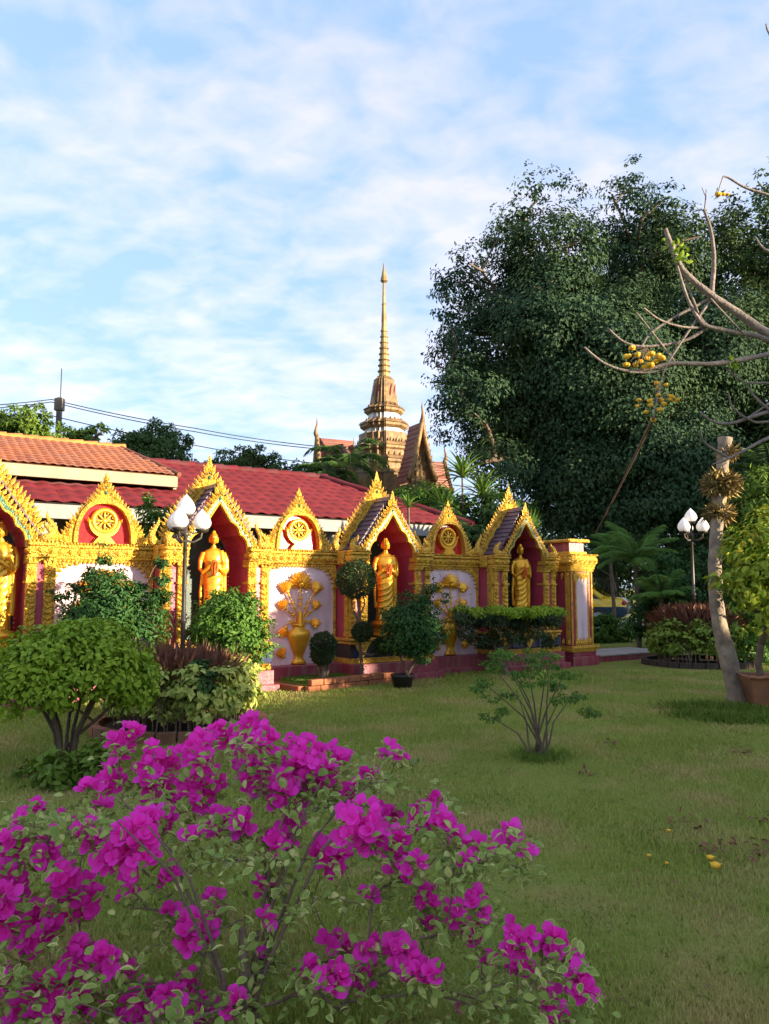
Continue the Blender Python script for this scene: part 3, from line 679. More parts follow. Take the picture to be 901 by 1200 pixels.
    for k in range(5):
        xx = cx-HW+.06+k*.34; MB().box(xx, xx+.26, FY-.045, FY-.02, .395, .585, bev=.008).build('blue_panel', M['blue'], nb)
    for s in (-1, 0, 1):
        t = MB(); x = cx+s*(HW-.20); t.prism([(x-.14, .60), (x, .37), (x+.14, .60)], FY-.075, FY-.03)
        for k in range(3): t.flame((x, FY-.076, .585-k*.04), (0, 0, -1), (0, -1, 0), .10, .09-.02*k, .02)
        t.build('triangle_ornament', M['gold'], nb)
# end pillar
px0, px1, py0 = 5.82, 6.44, -.52
b = MB(); b.box(px0, px1, py0, .25, .25, 1.87); pil = b.build('end_pillar', M['maroon'], wall)
MB().box(px0-.06, px1+.06, py0-.10, .3, -.02, .17, bev=.01).box(px0-.02, px1+.02, py0-.06, .3, .17, .25, bev=.01).build('pillar_foot', M['plinth'], pil)
MB().box(px0+.13, px1-.13, py0-.012, py0+.01, .42, 1.80).build('pillar_panel', M['pink'], pil)
b = MB()
for xx in (px0+.002, px0+.115, px1-.155, px1-.042): b.box(xx, xx+.04, py0-.02, py0+.02, .40, 1.84)
for xx in (px0+.135, px1-.135):
    for k in range(27): b.ball((xx, py0-.02, .44+k*.051), .016, 6, 4)
for k in range(27): b.ball((px0-.004, py0+.10, .44+k*.051), .014, 6, 4)
b.box(px0-.012, px0+.002, py0+.02, py0+.13, .4, 1.84); b.build('gold_border', M['gold'], pil)
b = MB()
for k in range(9):
    x = px0+.12+k*(px1-px0-.24)/8; b.flame((x, py0-.015, 1.82), (0, 0, -1), (0, -1, 0), .20 if k % 2 == 0 else .12, .085, .03)
    b.flame((x, py0-.03, .40), (0, 0, 1), (0, -1, 0), .15 if k % 2 == 0 else .10, .09, .03)
for k in range(5): b.flame((px0-.012, py0+.05+k*.15, 1.82), (0, 0, -1), (-1, 0, 0), .14, .085, .03); b.flame((px0-.03, py0+.05+k*.15, .40), (0, 0, 1), (-1, 0, 0), .13, .09, .03)
for k in range(12):
    x = px0-.02+k*(px1-px0+.04)/11; b.flame((x, py0-.09, .30), (0, -.3, 1), (0, -1, 0), .12, .085, .035)
b.box(px0-.05, px1+.05, py0-.08, .3, .25, .32, bev=.02); b.box(px0-.03, px1+.03, py0-.05, .3, .32, .37, bev=.01)
b.build('carved_petals', M['gold'], pil)
b = MB(); b.box(px0-.03, px1+.03, py0-.04, .3, 1.84, 1.90, bev=.01); b.box(px0-.055, px1+.055, py0-.07, .3, 1.95, 1.98, bev=.008)
b.box(px0-.04, px1+.04, py0-.05, .3, 1.90, 1.95); b.box(px0-.10, px1+.10, py0-.12, .34, 1.98, 2.15, bev=.045); b.box(px0-.08, px1+.08, py0-.10, .34, 2.15, 2.19, bev=.008)
for k in range(5):
    x = px0+.02+k*(px1-px0-.04)/4; b.add([(x-.085, py0-.122, 2.065), (x, py0-.122, 2.125), (x+.085, py0-.122, 2.065), (x, py0-.122, 2.005), (x, py0-.165, 2.065)], [(0, 3, 4), (3, 2, 4), (2, 1, 4), (1, 0, 4)])
for k in range(18): b.ball((px0-.07+k*(px1-px0+.14)/17, py0-.105, 2.175), .02, 6, 4)
b.box(px0+.05, px1-.05, py0+.04, .22, 2.19, 2.25, bev=.02); b.box(px0+.0, px1-.0, py0+.0, .26, 2.44, 2.50, bev=.02); b.build('pillar_capital', M['gold'], pil)
MB().box(px0+.10, px1-.10, py0+.10, .16, 2.25, 2.44).build('cap_block', M['plinth'], pil)

# ============================================================= statues
def statue_mesh():
    b = MB(); n = 28
    # robe: lofted sections (z, rx, ry, cx, cy)
    secs = [(.00, .175, .12, 0, 0), (.03, .18, .125, 0, 0), (.20, .17, .115, 0, 0), (.45, .155, .11, .01, 0), (.62, .165, .115, .01, 0), (.76, .165, .11, .005, 0), (.88, .145, .10, 0, .0),
            (.98, .16, .105, 0, .0), (1.06, .175, .10, 0, .005), (1.12, .165, .085, 0, .01), (1.155, .10, .06, 0, .01), (1.175, .05, .045, 0, .005), (1.21, .043, .043, 0, 0)]
    vs = []
    for z, rx, ry, cx, cy in secs:
        for k in range(n):
            a = 2*PI*k/n; f = 1
            if z < .9: f = 1 + .05*math.sin(a*7+z*9) * (1-z)
            vs.append((cx+rx*f*math.cos(a), cy+ry*f*math.sin(a), z))
    fs = [[i*n+k, i*n+(k+1) % n, (i+1)*n+(k+1) % n, (i+1)*n+k] for i in range(len(secs)-1) for k in range(n)]
    fs += [list(range(n-1, -1, -1)), [(len(secs)-1)*n+k for k in range(n)]]; b.add(vs, fs, 0, True)
    # robe folds swept diagonally
    for k in range(8):
        z0 = .93-.10*k; pts = []
        for t in np.linspace(-1.25, 1.25, 10):
            a = -PI/2+t; zz_ = z0 + .10*t - .05*(1-t*t); rx = .158 if zz_ > .3 else .17; pts.append((rx*math.cos(a)*1.0, .112*math.sin(a), max(zz_, .04)))
        b.tube(pts, .012, 6)
    # shawl over the left shoulder and its long fall
    b.tube([(.12, -.03, 1.13), (.15, -.06, .98), (.185, -.02, .75), (.19, .0, .45), (.185, 0, .2)], [.05, .05, .045, .05, .045], 8)
    b.tube([(-.18, .02, .80), (-.20, .02, .5), (-.19, .02, .22)], [.02, .03, .02], 8)
    # arms, bent up to the chest
    b.tube([(-.165, 0, 1.10), (-.215, .0, .98), (-.22, -.02, .85), (-.19, -.07, .80), (-.10, -.135, .87), (-.04, -.15, .93)], [.047, .043, .037, .034, .027, .022], 10)
    b.tube([(.165, 0, 1.10), (.22, .0, .98), (.225, -.02, .84), (.19, -.07, .79), (.10, -.135, .85), (.04, -.15, .90)], [.050, .050, .045, .040, .030, .023], 10)
    for s in (-1, 1):
        h = Vector((s*.03, -.155, .93 if s < 0 else .90)); b.ball(h, (.024, .016, .030), 8, 6)
        for f in range(4): d = Vector((-s*(.012-.006*f), -.004, 0)); b.tube([h+Vector((s*(-.016+.011*f), -.004, .02)), h+Vector((s*(-.018+.011*f), -.010, .045)), h+Vector((s*(-.02+.010*f)-s*.004, -.016, .062-.004*abs(f-1.5)))], [.0075, .007, .005], 6)
        b.tube([h+Vector((-s*.018, -.004, -.006)), h+Vector((-s*.03, -.012, .016)), h+Vector((-s*.032, -.018, .030))], [.009, .0075, .006], 6)
    # head
    b.ball((0, -.008, 1.315), (.066, .078, .092), 18, 14); b.ball((0, .002, 1.335), (.071, .080, .078), 18, 12); b.ball((0, .0, 1.415), (.036, .036, .03), 12, 8)
    b.ball((0, -.035, 1.262), (.038, .040, .034), 12, 8)
    b.tube([(0, -.080, 1.335), (0, -.093, 1.308), (0, -.092, 1.298)], [.008, .012, .010], 8)
    for s in (-1, 1):
        b.tube([(s*.068, .0, 1.34), (s*.075, .0, 1.31), (s*.070, -.003, 1.25)], [.012, .014, .010], 8)
        b.ball((s*.026, -.077, 1.327), (.015, .008, .007), 8, 6); b.tube([(s*.045, -.068, 1.345), (s*.027, -.082, 1.352), (s*.008, -.084, 1.344)], [.004, .006, .004], 6)
    b.tube([(-.018, -.079, 1.278), (0, -.086, 1.276), (.018, -.079, 1.278)], [.004, .008, .004], 6)
    for s in (-1, 1): b.ball((s*.06, -.06, .015), (.045, .09, .028), 10, 6)
    o = b.build('tmp', M['gold_smooth']); md = o.modifiers.new('r', 'REMESH'); md.mode = 'VOXEL'; md.voxel_size = .009; md.use_smooth_shade = True
    sm = o.modifiers.new('s', 'SMOOTH'); sm.factor = .5; sm.iterations = 2
    dg = bpy.context.evaluated_depsgraph_get(); me = bpy.data.meshes.new_from_object(o.evaluated_get(dg)); bpy.data.objects.remove(o)
    me.name = 'body'; me.polygons.foreach_set('use_smooth', [True]*len(me.polygons)); return me
SME = statue_mesh()
pd = MB(); pd.lathe([(.27, 0), (.28, .03), (.24, .05), (.20, .08), (.19, .14), (.22, .17), (.25, .19), (.25, .215), (.21, .235), (.205, .26)], seg=20)
for k in range(16):
    a = k*PI/8; pd.flame((.215*math.cos(a), .215*math.sin(a), .05), (math.cos(a)*.35, math.sin(a)*.35, 1), (math.cos(a), math.sin(a), 0), .10, .08, .02)
PDM = pd.mesh('pedestal'); PDM.materials.append(M['gold_smooth'])
def loop(b, c, w, h, r, n=18):
    pts = [(c[0]+w*math.sin(2*PI*k/n), c[1]-.02*math.cos(2*PI*k/n)-.012, c[2]+h*math.cos(2*PI*k/n)) for k in range(n+1)]; b.tube(pts, r, 7, cap=False)
gm = MB(); loop(gm, (0, -.165, .87), .045, .11, .016); loop(gm, (.01, -.19, .86), .02, .09, .014); gm.ball((0, -.185, .76), .022, 8, 6)
GAR = gm.mesh('garland'); GAR.materials.append(M['garland'])
SL = ['gold statue of a standing robed monk in the leftmost niche, cut by the frame', 'gold robed statue in the niche behind the near street lamp, orange garland on its hands',
      'gold robed statue in the niche behind the topiary balls, orange garland on its hands', 'gold robed statue in the niche next to the end pillar']
for i, cx in enumerate(NC):
    s = empty('monk_statue', wl(cx + (.20, .02, .04, .10)[i], -.20, .70), YAW-.20); tag(s, SL[i], 'statue', 'gold statues standing in the niches')
    inst('pedestal', PDM, s); inst('body', SME, s, (0, 0, .255), sc=(.88, .95, .985))
    if i in (1, 2, 3): inst('garland', GAR, s, (0, .008, .255), sc=(.9, .95, .985))

# ============================================================= hall behind the wall
hall = empty('temple_hall', W0, YAW); tag(hall, 'low open hall with red tiled hip roof behind the pink wall', 'building')
EZ, EY, RZ, RY = 3.0, 3.0, 4.5, 7.0; SL_ = (RZ-EZ)/(RY-EY); HX0, HXE, HXR = -12.0, 6.3, 4.3
MB().box(HX0, HXE-.45, 5.0, 5.15, 0, 3.3).build('rear_wall', M['hallwall'], hall)
for k in range(7): MB().box(HXE-.9-k*2.9, HXE-.65-k*2.9, 3.3, 3.55, 0, 2.8, bev=.01).build('column', M['white'], hall)
MB().box(HX0, HXE-.03, EY+.03, EY+.10, 2.72, 2.975, bev=.005).box(HXE-.10, HXE-.03, EY+.10, 2*RY-EY-.1, 2.72, 2.975, bev=.005).build('fascia', M['white'], hall)
MB().box(HX0, HXE-.1, EY+.10, 9, 2.90, 2.94).build('ceiling', M['dark'], hall)
# roof deck under the tiles
b = MB(); b.add([(HX0, EY, EZ-.02), (HXE, EY, EZ-.02), (HXR, RY, RZ-.03), (HX0, RY, RZ-.03), (HXE, 2*RY-EY, EZ-.02), (HX0, 2*RY-EY, EZ-.02)], [(0, 1, 2, 3), (1, 4, 2), (4, 5, 3, 2)]); b.build('roof_deck', M['dark'], hall)
tw, tl = .30, .42; NR = 10; slen = math.hypot(RY-EY, RZ-EZ)
def tile_mesh(w_, l_, amp=.028, nseg=8):
    V = []; F = []
    for (yy, up) in ((0, .024), (l_*1.06, 0)):
        for k in range(nseg+1):
            t = k/nseg; V.append((w_*t*1.03, yy, up+amp*(.5-.5*math.cos(2*PI*t))*(1 if True else 0)))
    for k in range(nseg+1): t = k/nseg; V.append((w_*t*1.03, 0, -.004+amp*(.5-.5*math.cos(2*PI*t))))
    for k in range(nseg): F.append((k, k+1, nseg+2+k, nseg+1+k)); F.append((k+1, k, 2*nseg+2+k, 2*nseg+3+k))
    me = bpy.data.meshes.new('roof_tile'); me.from_pydata(V, [], F); me.polygons.foreach_set('use_smooth', [i % 2 == 0 for i in range(len(F))]); me.update(); return me, V, F
TM, TV, TF = tile_mesh(tw, slen/NR); TM.materials.append(M['rtile'])
pitch = math.atan(SL_); cand = []
for r_ in range(NR):
    for c_ in range(int((HXE-HX0)/tw)+1):
        x = HX0+c_*tw + (0 if r_ % 2 == 0 else .0); t = r_/NR; xmax = HXE+(HXR-HXE)*(t+.5/NR)
        if x+tw*.6 > xmax: continue
        cand.append((x, EY+(RY-EY)*t, EZ+(RZ-EZ)*t, r_))
vis = [c for c in cand if c[0] > -1.2 or (c[0] > -4.0 and c[3] < 3)]; cs_ = set(sorted(vis, key=lambda c: (Vector(wl(*c[:3]))-Vector((0, 0, 1.5))).length)[:300]); rest = MB()
for c in cand:
    jz = rnd.uniform(-.003, .004); ja = rnd.uniform(-.006, .006)
    if c in cs_: inst('roof_tile', TM, hall, (c[0], c[1], c[2]+.012+jz), (pitch, ja, 0))
    else: rest.add(TV, TF, 0, True, Matrix.Translation((c[0], c[1], c[2]+.012+jz)) @ Matrix.Rotation(pitch, 4, 'X'))
rest.build('roof_tiles', M['rtile'], hall, kind='stuff')
b = MB()
for k in range(44):
    x = HX0+k*.375
    if x < HXR: b.tube([(x, RY, RZ+.03), (x+.39, RY, RZ+.045)], [.085, .10], 8)
b.tube([(HXR+(HXE-HXR)*k/10, RY+(EY-RY)*k/10, RZ+(EZ-RZ)*k/10+.04) for k in range(11)], [.09+.012*(k % 2) for k in range(11)], 8); b.build('ridge_caps', M['rtile'], hall)
# upper tier with orange tiles
up = empty('upper_roof', W0, YAW); tag(up, 'raised orange tiled roof with cream fascia board, at the upper left', 'roof')
UX0, UXE, UXR, UY, UZ, URY, URZ = -12.0, -.62, -1.30, 4.0, 3.80, 6.0, 4.60
MB().box(UX0, UXE-.02, UY+.02, UY+.09, 3.56, 3.785, bev=.005).box(UXE-.09, UXE-.02, UY+.09, 2*URY-UY-.1, 3.52, 3.785, bev=.005).build('fascia', M['cream'], up)
MB().box(UX0, UXE-.35, UY+.4, UY+.5, 3.2, 3.7).box(UXE-.45, UXE-.35, UY+.5, 2*URY-UY-.4, 3.2, 3.7).box(UX0, UXE-.1, UY+.09, 2*URY-UY-.1, 3.70, 3.73).build('clerestory', M['dark'], up)
b = MB(); n = int((UXE-UX0)/.17); nr = 11; pt = math.atan((URZ-UZ)/(URY-UY)); sl2 = math.hypot(URY-UY, URZ-UZ)/nr; _, TV2, TF2 = tile_mesh(.17, sl2, .022, 4)
for r_ in range(nr):
    for c_ in range(n):
        x = UX0+.04+c_*.17; t = r_/nr
        if x+.1 > UXE+(UXR-UXE)*(t+.5/nr): continue
        b.add(TV2, TF2, 0, True, Matrix.Translation((x, UY+(URY-UY)*t-.03, UZ+(URZ-UZ)*t+.012+rnd.uniform(-.004, .004))) @ Matrix.Rotation(pt, 4, 'X'))
b.build('roof_tiles', M['otile'], up, kind='stuff')
b = MB(); b.add([(UX0, UY, UZ-.012), (UXE, UY, UZ-.012), (UXR, URY, URZ-.012), (UX0, URY, URZ-.012), (UXE, 2*URY-UY, UZ-.012), (UX0, 2*URY-UY, UZ-.012)], [(0, 1, 2, 3), (1, 4, 2), (4, 5, 3, 2)]); b.build('roof_deck', M['otile'], up)
b = MB(); k = 0; x = UX0
while x < UXR: b.tube([(x, URY, URZ+.02), (x+.31, URY, URZ+.035)], [.065, .08], 8); x += .30
b.build('ridge_caps', M['ridge'], up)
MB().tube([(UXR+(UXE-UXR)*k/6, URY+(UY-URY)*k/6, URZ+(UZ-URZ)*k/6+.02) for k in range(7)], .055, 8).build('hip_cap', M['otile'], up)

# ============================================================= prasat temple with spire
YT = 45.0; tc_ = at(450, 690, YT); tmp = empty('spired_temple', (tc_.x, YT, 0)); tag(tmp, 'distant golden tiered temple spire above red gabled roofs', 'temple')
def hz_(y): return at(450, y, YT).z
pxm = YT/900
def redent(r, z0, z1, r1=None, k=3):    # stepped-square section, as used on the tower
    r1 = r if r1 is None else r1
    sh = [(1, .42), (.82, .42), (.82, .64), (.64, .64), (.64, .82), (.42, .82), (.42, 1)]
    pts = []
    for q in range(4):
        a = q*PI/2; ca, sa = math.cos(a), math.sin(a)
        for x, y in sh: pts.append((x*ca-y*sa, x*sa+y*ca))
    n = len(pts); vs = [(x*r, y*r, z0) for x, y in pts] + [(x*r1, y*r1, z1) for x, y in pts]
    return vs, [list(range(n-1, -1, -1)), list(range(n, 2*n))] + [[i, (i+1) % n, n+(i+1) % n, n+i] for i in range(n)]
RT = Matrix.Rotation(R(26), 4, 'Z')
def tier(mb, rpx, y_bot, y_top, r1px=None, mi=0):
    rpx *= 1.13; r1px = None if r1px is None else r1px*1.13
    vs, fs = redent(rpx*pxm, hz_(y_bot), hz_(y_top), None if r1px is None else r1px*pxm); mb.add(vs, fs, mi, False, RT)
b = MB()
for yb, yt, r in ((484, 477, 19), (502, 494, 23), (530, 522, 31), (546, 538, 34), (562, 554, 36)):
    tier(b, r-2, yb+2, yb, r); tier(b, r, yb, yb-3); tier(b, r+1.5, yb-3, yt+2, r); tier(b, r-1, yt+2, yt, r-4)
tier(b, 15, 477, 474, 13); tier(b, 13.5, 474, 446, 9.5); tier(b, 10, 446, 443, 7); tier(b, 38, 640, 562); tier(b, 24, 522, 510); tier(b, 29, 538, 530); tier(b, 32, 554, 546)
body = b.build('tower', M['gold_old'], tmp)
b = MB()
for yb, yt, r in ((494, 484.2, 15), (510, 502.2, 18.5)): tier(b, r, yb, yt)
wb = b.build('white_storey', M['white_chedi'], body)
d = MB()
for yb, yt, r, ncol in ((494, 484, 15.2, 5), (510, 502, 18.7, 6), (538, 530.5, 29.3, 7), (554, 546.5, 32.5, 8), (600, 563, 38.2, 8)):
    for q in range(4):
        for k in range(ncol):
            t = -1+2*(k+.5)/ncol; off = 1 if abs(t) < .42 else (.82 if abs(t) < .64 else .64)
            Mq = RT @ Matrix.Rotation(q*PI/2, 4, 'Z'); rr = r*pxm; d.box(rr*off-.12, rr*off+.08, t*rr*.85-.055, t*rr*.85+.055, hz_(yb), hz_(yt), M=Mq)
d.build('colonnettes', M['gold_old'], body, kind='stuff')
d = MB()
for y0_, r, n_, h in ((477, 17, 5, 4), (494, 21, 6, 4), (522, 30, 7, 6.5), (538, 33, 8, 6), (554, 35, 8, 6)):
    for q in range(4):
        for k in range(n_):
            t = -1+2*(k+.5)/n_; off = 1 if abs(t) < .42 else (.82 if abs(t) < .64 else .64); rr = r*pxm
            p = RT @ Matrix.Rotation(q*PI/2, 4, 'Z') @ Vector((rr*off, t*rr*.86, hz_(y0_+1))); nn = RT @ Matrix.Rotation(q*PI/2, 4, 'Z') @ Vector((1, 0, 0))
            d.flame(p, (0, 0, 1), nn, h*pxm, 3.2*pxm, .08)
d.build('antefixes', M['gold_old'], body, kind='stuff')
# dark relief niches on the bell-shaped block
d = MB()
for q in range(4):
    for k in (-1, 0, 1):
        Mq = RT @ Matrix.Rotation(q*PI/2, 4, 'Z'); rr = 12*pxm; d.flame(Mq @ Vector((rr*(1.03 if k == 0 else .82), k*rr*.5, hz_(472))), (0, 0, 1), Mq @ Vector((1, 0, 0)) - Mq @ Vector((0, 0, 0)), 22*pxm, 6*pxm, .12)
d.build('relief_panels', M['temple_red'], body)
b = MB(); prof = [(7*pxm, hz_(443))]; nr = 9
for k in range(nr):
    ya = 443-(443-382)*k/nr; yb = 443-(443-382)*(k+1)/nr; r = (7.4-4.3*k/nr)*pxm
    prof += [(r*1.05, hz_(ya-.3)), (r*1.08, hz_(ya-1.2)), (r*.80, hz_(ya-2.0)), (r*.74, hz_(yb+.8))]
prof += [(2.4*pxm, hz_(381)), (2.6*pxm, hz_(375)), (1.9*pxm, hz_(358)), (2.3*pxm, hz_(357)), (1.6*pxm, hz_(355)), (1.1*pxm, hz_(332)), (3.9*pxm, hz_(329.5)), (3.6*pxm, hz_(327)), (2.4*pxm, hz_(322)), (1.2*pxm, hz_(316)), (.4*pxm, hz_(308))]
b.lathe(prof, seg=14, sm=False); b.build('spire', mat('pale gold spire', (.35, .24, .09), (.20, .12, .045), rough=.45, metal=.35, scale=1.5), tmp)
# four gabled wings
def wing(ang, L, apex_y, name='gabled_wing', w=16, eave_y=574, S0=3.1):
    za, ze = hz_(apex_y), hz_(eave_y); hw = w*pxm; e = Matrix.Rotation(ang, 4, 'Z')
    r = MB(M=e); t = .18
    for s in (-1, 1):
        pts = [(0, s*0, za), (0, s*hw*.45, za-(za-ze)*.52), (0, s*hw, ze)]
        for a, c2_ in ((0, 1), (1, 2)):
            p, q = pts[a], pts[c2_]; vs = [(S0, p[1], p[2]), (L, p[1], p[2]), (L, q[1], q[2]), (S0, q[1], q[2])]; vs += [(x, y, z-t) for x, y, z in vs]
            r.add(vs, [(0, 1, 2, 3), (7, 6, 5, 4), (0, 4, 5, 1), (1, 5, 6, 2), (2, 6, 7, 3), (3, 7, 4, 0)])
            for k in range(1, 6):   # tile courses
                f = k/6; yy = p[1]*(1-f)+q[1]*f; z = p[2]*(1-f)+q[2]*f; r.box(S0, L-.05, yy-.03, yy+.03, z-.02, z+.045)
    ro = r.build(name, M['temple_roof'], tmp)
    g = MB(M=e); g.add([(L-.25, 0, za-.2), (L-.25, hw*.43, za-(za-ze)*.53), (L-.25, hw*.95, ze), (L-.25, hw*.95, ze-2), (L-.25, -hw*.95, ze-2), (L-.25, -hw*.95, ze), (L-.25, -hw*.43, za-(za-ze)*.53)], [(0, 1, 2, 3, 4, 5, 6)])
    g.box(S0, L-.26, -hw*.8, hw*.8, 0, ze-.2)
    for k in range(7):
        for j in range(-3, 4):
            z = ze-1+k*.42
            if abs(j)*.3 < (za-z)*hw/(za-ze)*.75: g.flame((L-.24, j*.28, z), (0, 0, 1), (1, 0, 0), .35, .2, .08)
    g.build('pediment', M['gold_old'], ro)
    v = MB(M=e)
    for s in (-1, 1):
        pts = [(L+.02, 0, za+.05), (L+.02, s*hw*.22, za-(za-ze)*.27), (L+.02, s*hw*.45, za-(za-ze)*.52), (L+.02, s*hw*.72, za-(za-ze)*.78), (L+.02, s*hw*1.06, ze-.05), (L+.02, s*hw*1.2, ze+.25)]
        v.tube(pts, [.13, .13, .13, .13, .12, .03], 6)
        for k in range(10): f = (k+.5)/10; v.flame((L+.02, s*hw*f, za-(za-ze)*f*1.02+.08), (0, s*.3, 1), (1, 0, 0), .28, .16, .06)
    v.build('bargeboard', M['gold_old'], ro)
    c = MB(M=e); c.tube([(L, 0, za), (L+.12, 0, za+.25), (L+.10, 0, za+.5), (L+.02, 0, za+.8), (L+.05, 0, za+1.15)], [.14, .12, .07, .045, .012], 6); c.build('chofa_finial', M['gold_old'], ro)
FA = -PI/2+R(26)
wing(FA, 4.6, 512); wing(FA+PI, 4.4, 520); wing(FA-PI/2, 4.2, 520, w=15, S0=2.0); wing(FA+PI/2, 4.1, 536, w=18)
# thin pole behind the temple
p = at(497, 690, 60); MB().tube([(p.x, 60, 0), (p.x, 60, at(497, 489, 60).z)], .09, 6).build('steel_pole', M['metal'], None, label='thin dark steel pole just right of the temple spire', cat='pole')

# ============================================================= power pole, wires
pl = at(61, 690, 42); up_ = empty('utility_pole', (pl.x, 42, 0)); tag(up_, 'concrete utility pole with thin antenna rod at the upper left', 'pole')
zt = at(61, 466, 42).z
MB().box(-.13, .13, -.13, .13, 0, zt, bev=.03).box(-.24, .24, -.18, .18, zt-.75, zt-.05, bev=.03).build('shaft', M['metal'], up_)
MB().tube([(0.04, 0, zt), (0.04, 0, at(61, 432, 42).z)], .03, 5).build('antenna', M['wire'], up_)
def wirep(pp, label, r=.028):
    b = MB(); pts = []
    for k in range(len(pp)-1):
        a, c2_ = Vector(pp[k]), Vector(pp[k+1]); n = 16
        for j in range(n + (k == len(pp)-2)):
            t = j/n; q = a.lerp(c2_, t); q.z -= (a-c2_).length*.012*4*t*(1-t); pts.append(q)
    b.tube(pts, r, 5); b.build('power_line', M['wire'], None, label=label, cat='wire', group='power lines strung from the utility pole')
wirep([at(-60, 478, 40), at(61, 468, 42), at(230, 502, 44.5), at(372, 523, 47), at(640, 560, 52)], 'upper black power line at the pole top')
wirep([at(-60, 482, 40), at(61, 471, 42), at(230, 506, 44.5), at(372, 526, 47), at(640, 566, 52)], 'second power line, just below the upper one')
wirep([at(-60, 495, 40), at(61, 487, 42), at(230, 522, 44.5), at(372, 543, 47), at(640, 580, 52)], 'lowest power line on the utility pole')

# ============================================================= trees behind
def tree(label, lst, Y, base_px, n, lsize, leafm='farleaf', name='tree', group=None, jit=1.5, ntw=40, r_tip=.03, nsub=26, subr=.36, **k):
    bl = px_blobs(lst, Y, jit); bx = at(base_px, 690, Y).x
    return plant(name, label, 'tree', (bx, Y, 0), bl, n, lsize, .5, leafm, r_tip=r_tip, ntw=ntw, stem='trunk', crown='crown', group=group, nsub=nsub, subr=subr, bias=.35, **k)
BG = 'trees standing behind the hall and wall'
big = [(560, 405, 52), (540, 330, 36), (606, 255, 30), (622, 215, 24), (600, 285, 36), (648, 300, 60), (694, 280, 36), (668, 222, 20), (735, 235, 34), (738, 202, 20), (775, 235, 26), (795, 275, 34), (760, 320, 70), (548, 462, 46), (524, 420, 28),
       (612, 480, 78), (700, 440, 100), (585, 545, 40), (680, 555, 80), (760, 540, 90), (820, 420, 80), (530, 365, 26), (600, 345, 50), (650, 205, 18), (568, 285, 22), (548, 300, 20), (516, 395, 18), (505, 440, 14), (530, 505, 24), (640, 380, 70)]
bl = []
for x, y, r in big:
    Y = 28+rnd.uniform(-2.2, 2.2); bl.append((at(x, y, Y), r*Y/900))
base = Vector((at(705, 690, 28.5).x, 28.5, 0))
plant('banyan_tree', 'huge dark green spreading tree filling the right background', 'tree', base, bl, 300000, .15, .52, 'bigleaf', r_tip=.035, ntw=150, stem='trunk', crown='crown', nsub=60, subr=.34, shell=.7, bias=.30,
      start=[base+Vector((.2, 0, 1.5)), base+Vector((0, .1, 3.2)), base+Vector((-.3, 0, 4.6))], out=.35, down=.45)
bl = px_blobs([(798, 262, 30), (826, 285, 36), (812, 320, 40), (850, 262, 34), (835, 300, 45), (900, 210, 26), (875, 240, 30), (880, 268, 48), (905, 225, 30), (930, 330, 85), (865, 340, 50), (925, 470, 110), (870, 560, 80), (960, 580, 110), (860, 470, 60), (870, 300, 50)], 31, 1.5); base = Vector((at(900, 690, 31).x, 31, 0))
plant('broadleaf_tree', 'large dark tree at the right edge, partly behind bare branches', 'tree', base, bl, 100000, .19, .5, 'bigleaf2', r_tip=.035, ntw=70, stem='trunk', crown='crown', nsub=50, subr=.32, bias=.3, start=[base+Vector((0, 0, 2)), base+Vector((.2, 0, 4))])
tree('bright yellow green treetop above the orange roof, leftmost', [(15, 492, 16), (40, 492, 18), (62, 508, 15), (-15, 500, 22), (25, 515, 25)], 30, 20, 9000, .16, 'limeleaf', group=BG)
tree('low lime green treetop just right of the leftmost one', [(80, 512, 12), (100, 510, 13), (118, 505, 9), (95, 525, 18)], 32, 95, 5000, .15, 'limeleaf', group=BG)
tree('dark rounded treetop above the right end of the orange roof', [(150, 518, 18), (185, 512, 20), (205, 525, 20), (170, 535, 28), (140, 530, 14), (212, 540, 12)], 34, 175, 12000, .17, 'farleaf', group=BG)
tree('low dark treetop over the red roof ridge, middle', [(262, 540, 14), (285, 534, 13), (305, 534, 12), (325, 545, 14), (345, 550, 10), (290, 552, 22)], 38, 295, 8000, .17, 'farleaf', group=BG)
tree('small treetop over the red roof, just left of the palm', [(228, 548, 9), (240, 550, 9), (355, 552, 10)], 38, 235, 2500, .15, 'farleaf', group=BG)
tree('bushy tree behind the right end of the red roof', [(528, 612, 24), (552, 596, 20), (580, 606, 26), (590, 640, 40), (540, 650, 40), (606, 600, 20)], 19.3, 560, 14000, .15, 'farleaf', group=BG)
tree('bright green dome shaped treetop beside the central gable', [(480, 590, 22), (505, 585, 22), (525, 598, 18), (455, 600, 18), (500, 610, 35)], 22, 500, 14000, .10, 'midleaf', group=BG, nsub=40)
# far treeline closing the view
def treeline():
    n = 110; bl = []
    for k in range(n):
        x = -75+150*k/n+rnd.uniform(-1, 1); bl.append((Vector((x, 62+rnd.uniform(-4, 4), rnd.uniform(1, 4))), (rnd.uniform(2.5, 4), 2.5, rnd.uniform(3.0, 5.5) if x > 4 else rnd.uniform(2.0, 3.0))))
    P, D, N, _ = blob_leaves(bl, 90000, .35, 20, .4); leaves('far_woods', P, D, N, .45, .25, M['bigleaf2'], None)
    o = bpy.data.objects['far_woods']; tag(o, 'dark distant tree belt behind the temple grounds', 'trees', None, 'stuff')
treeline()
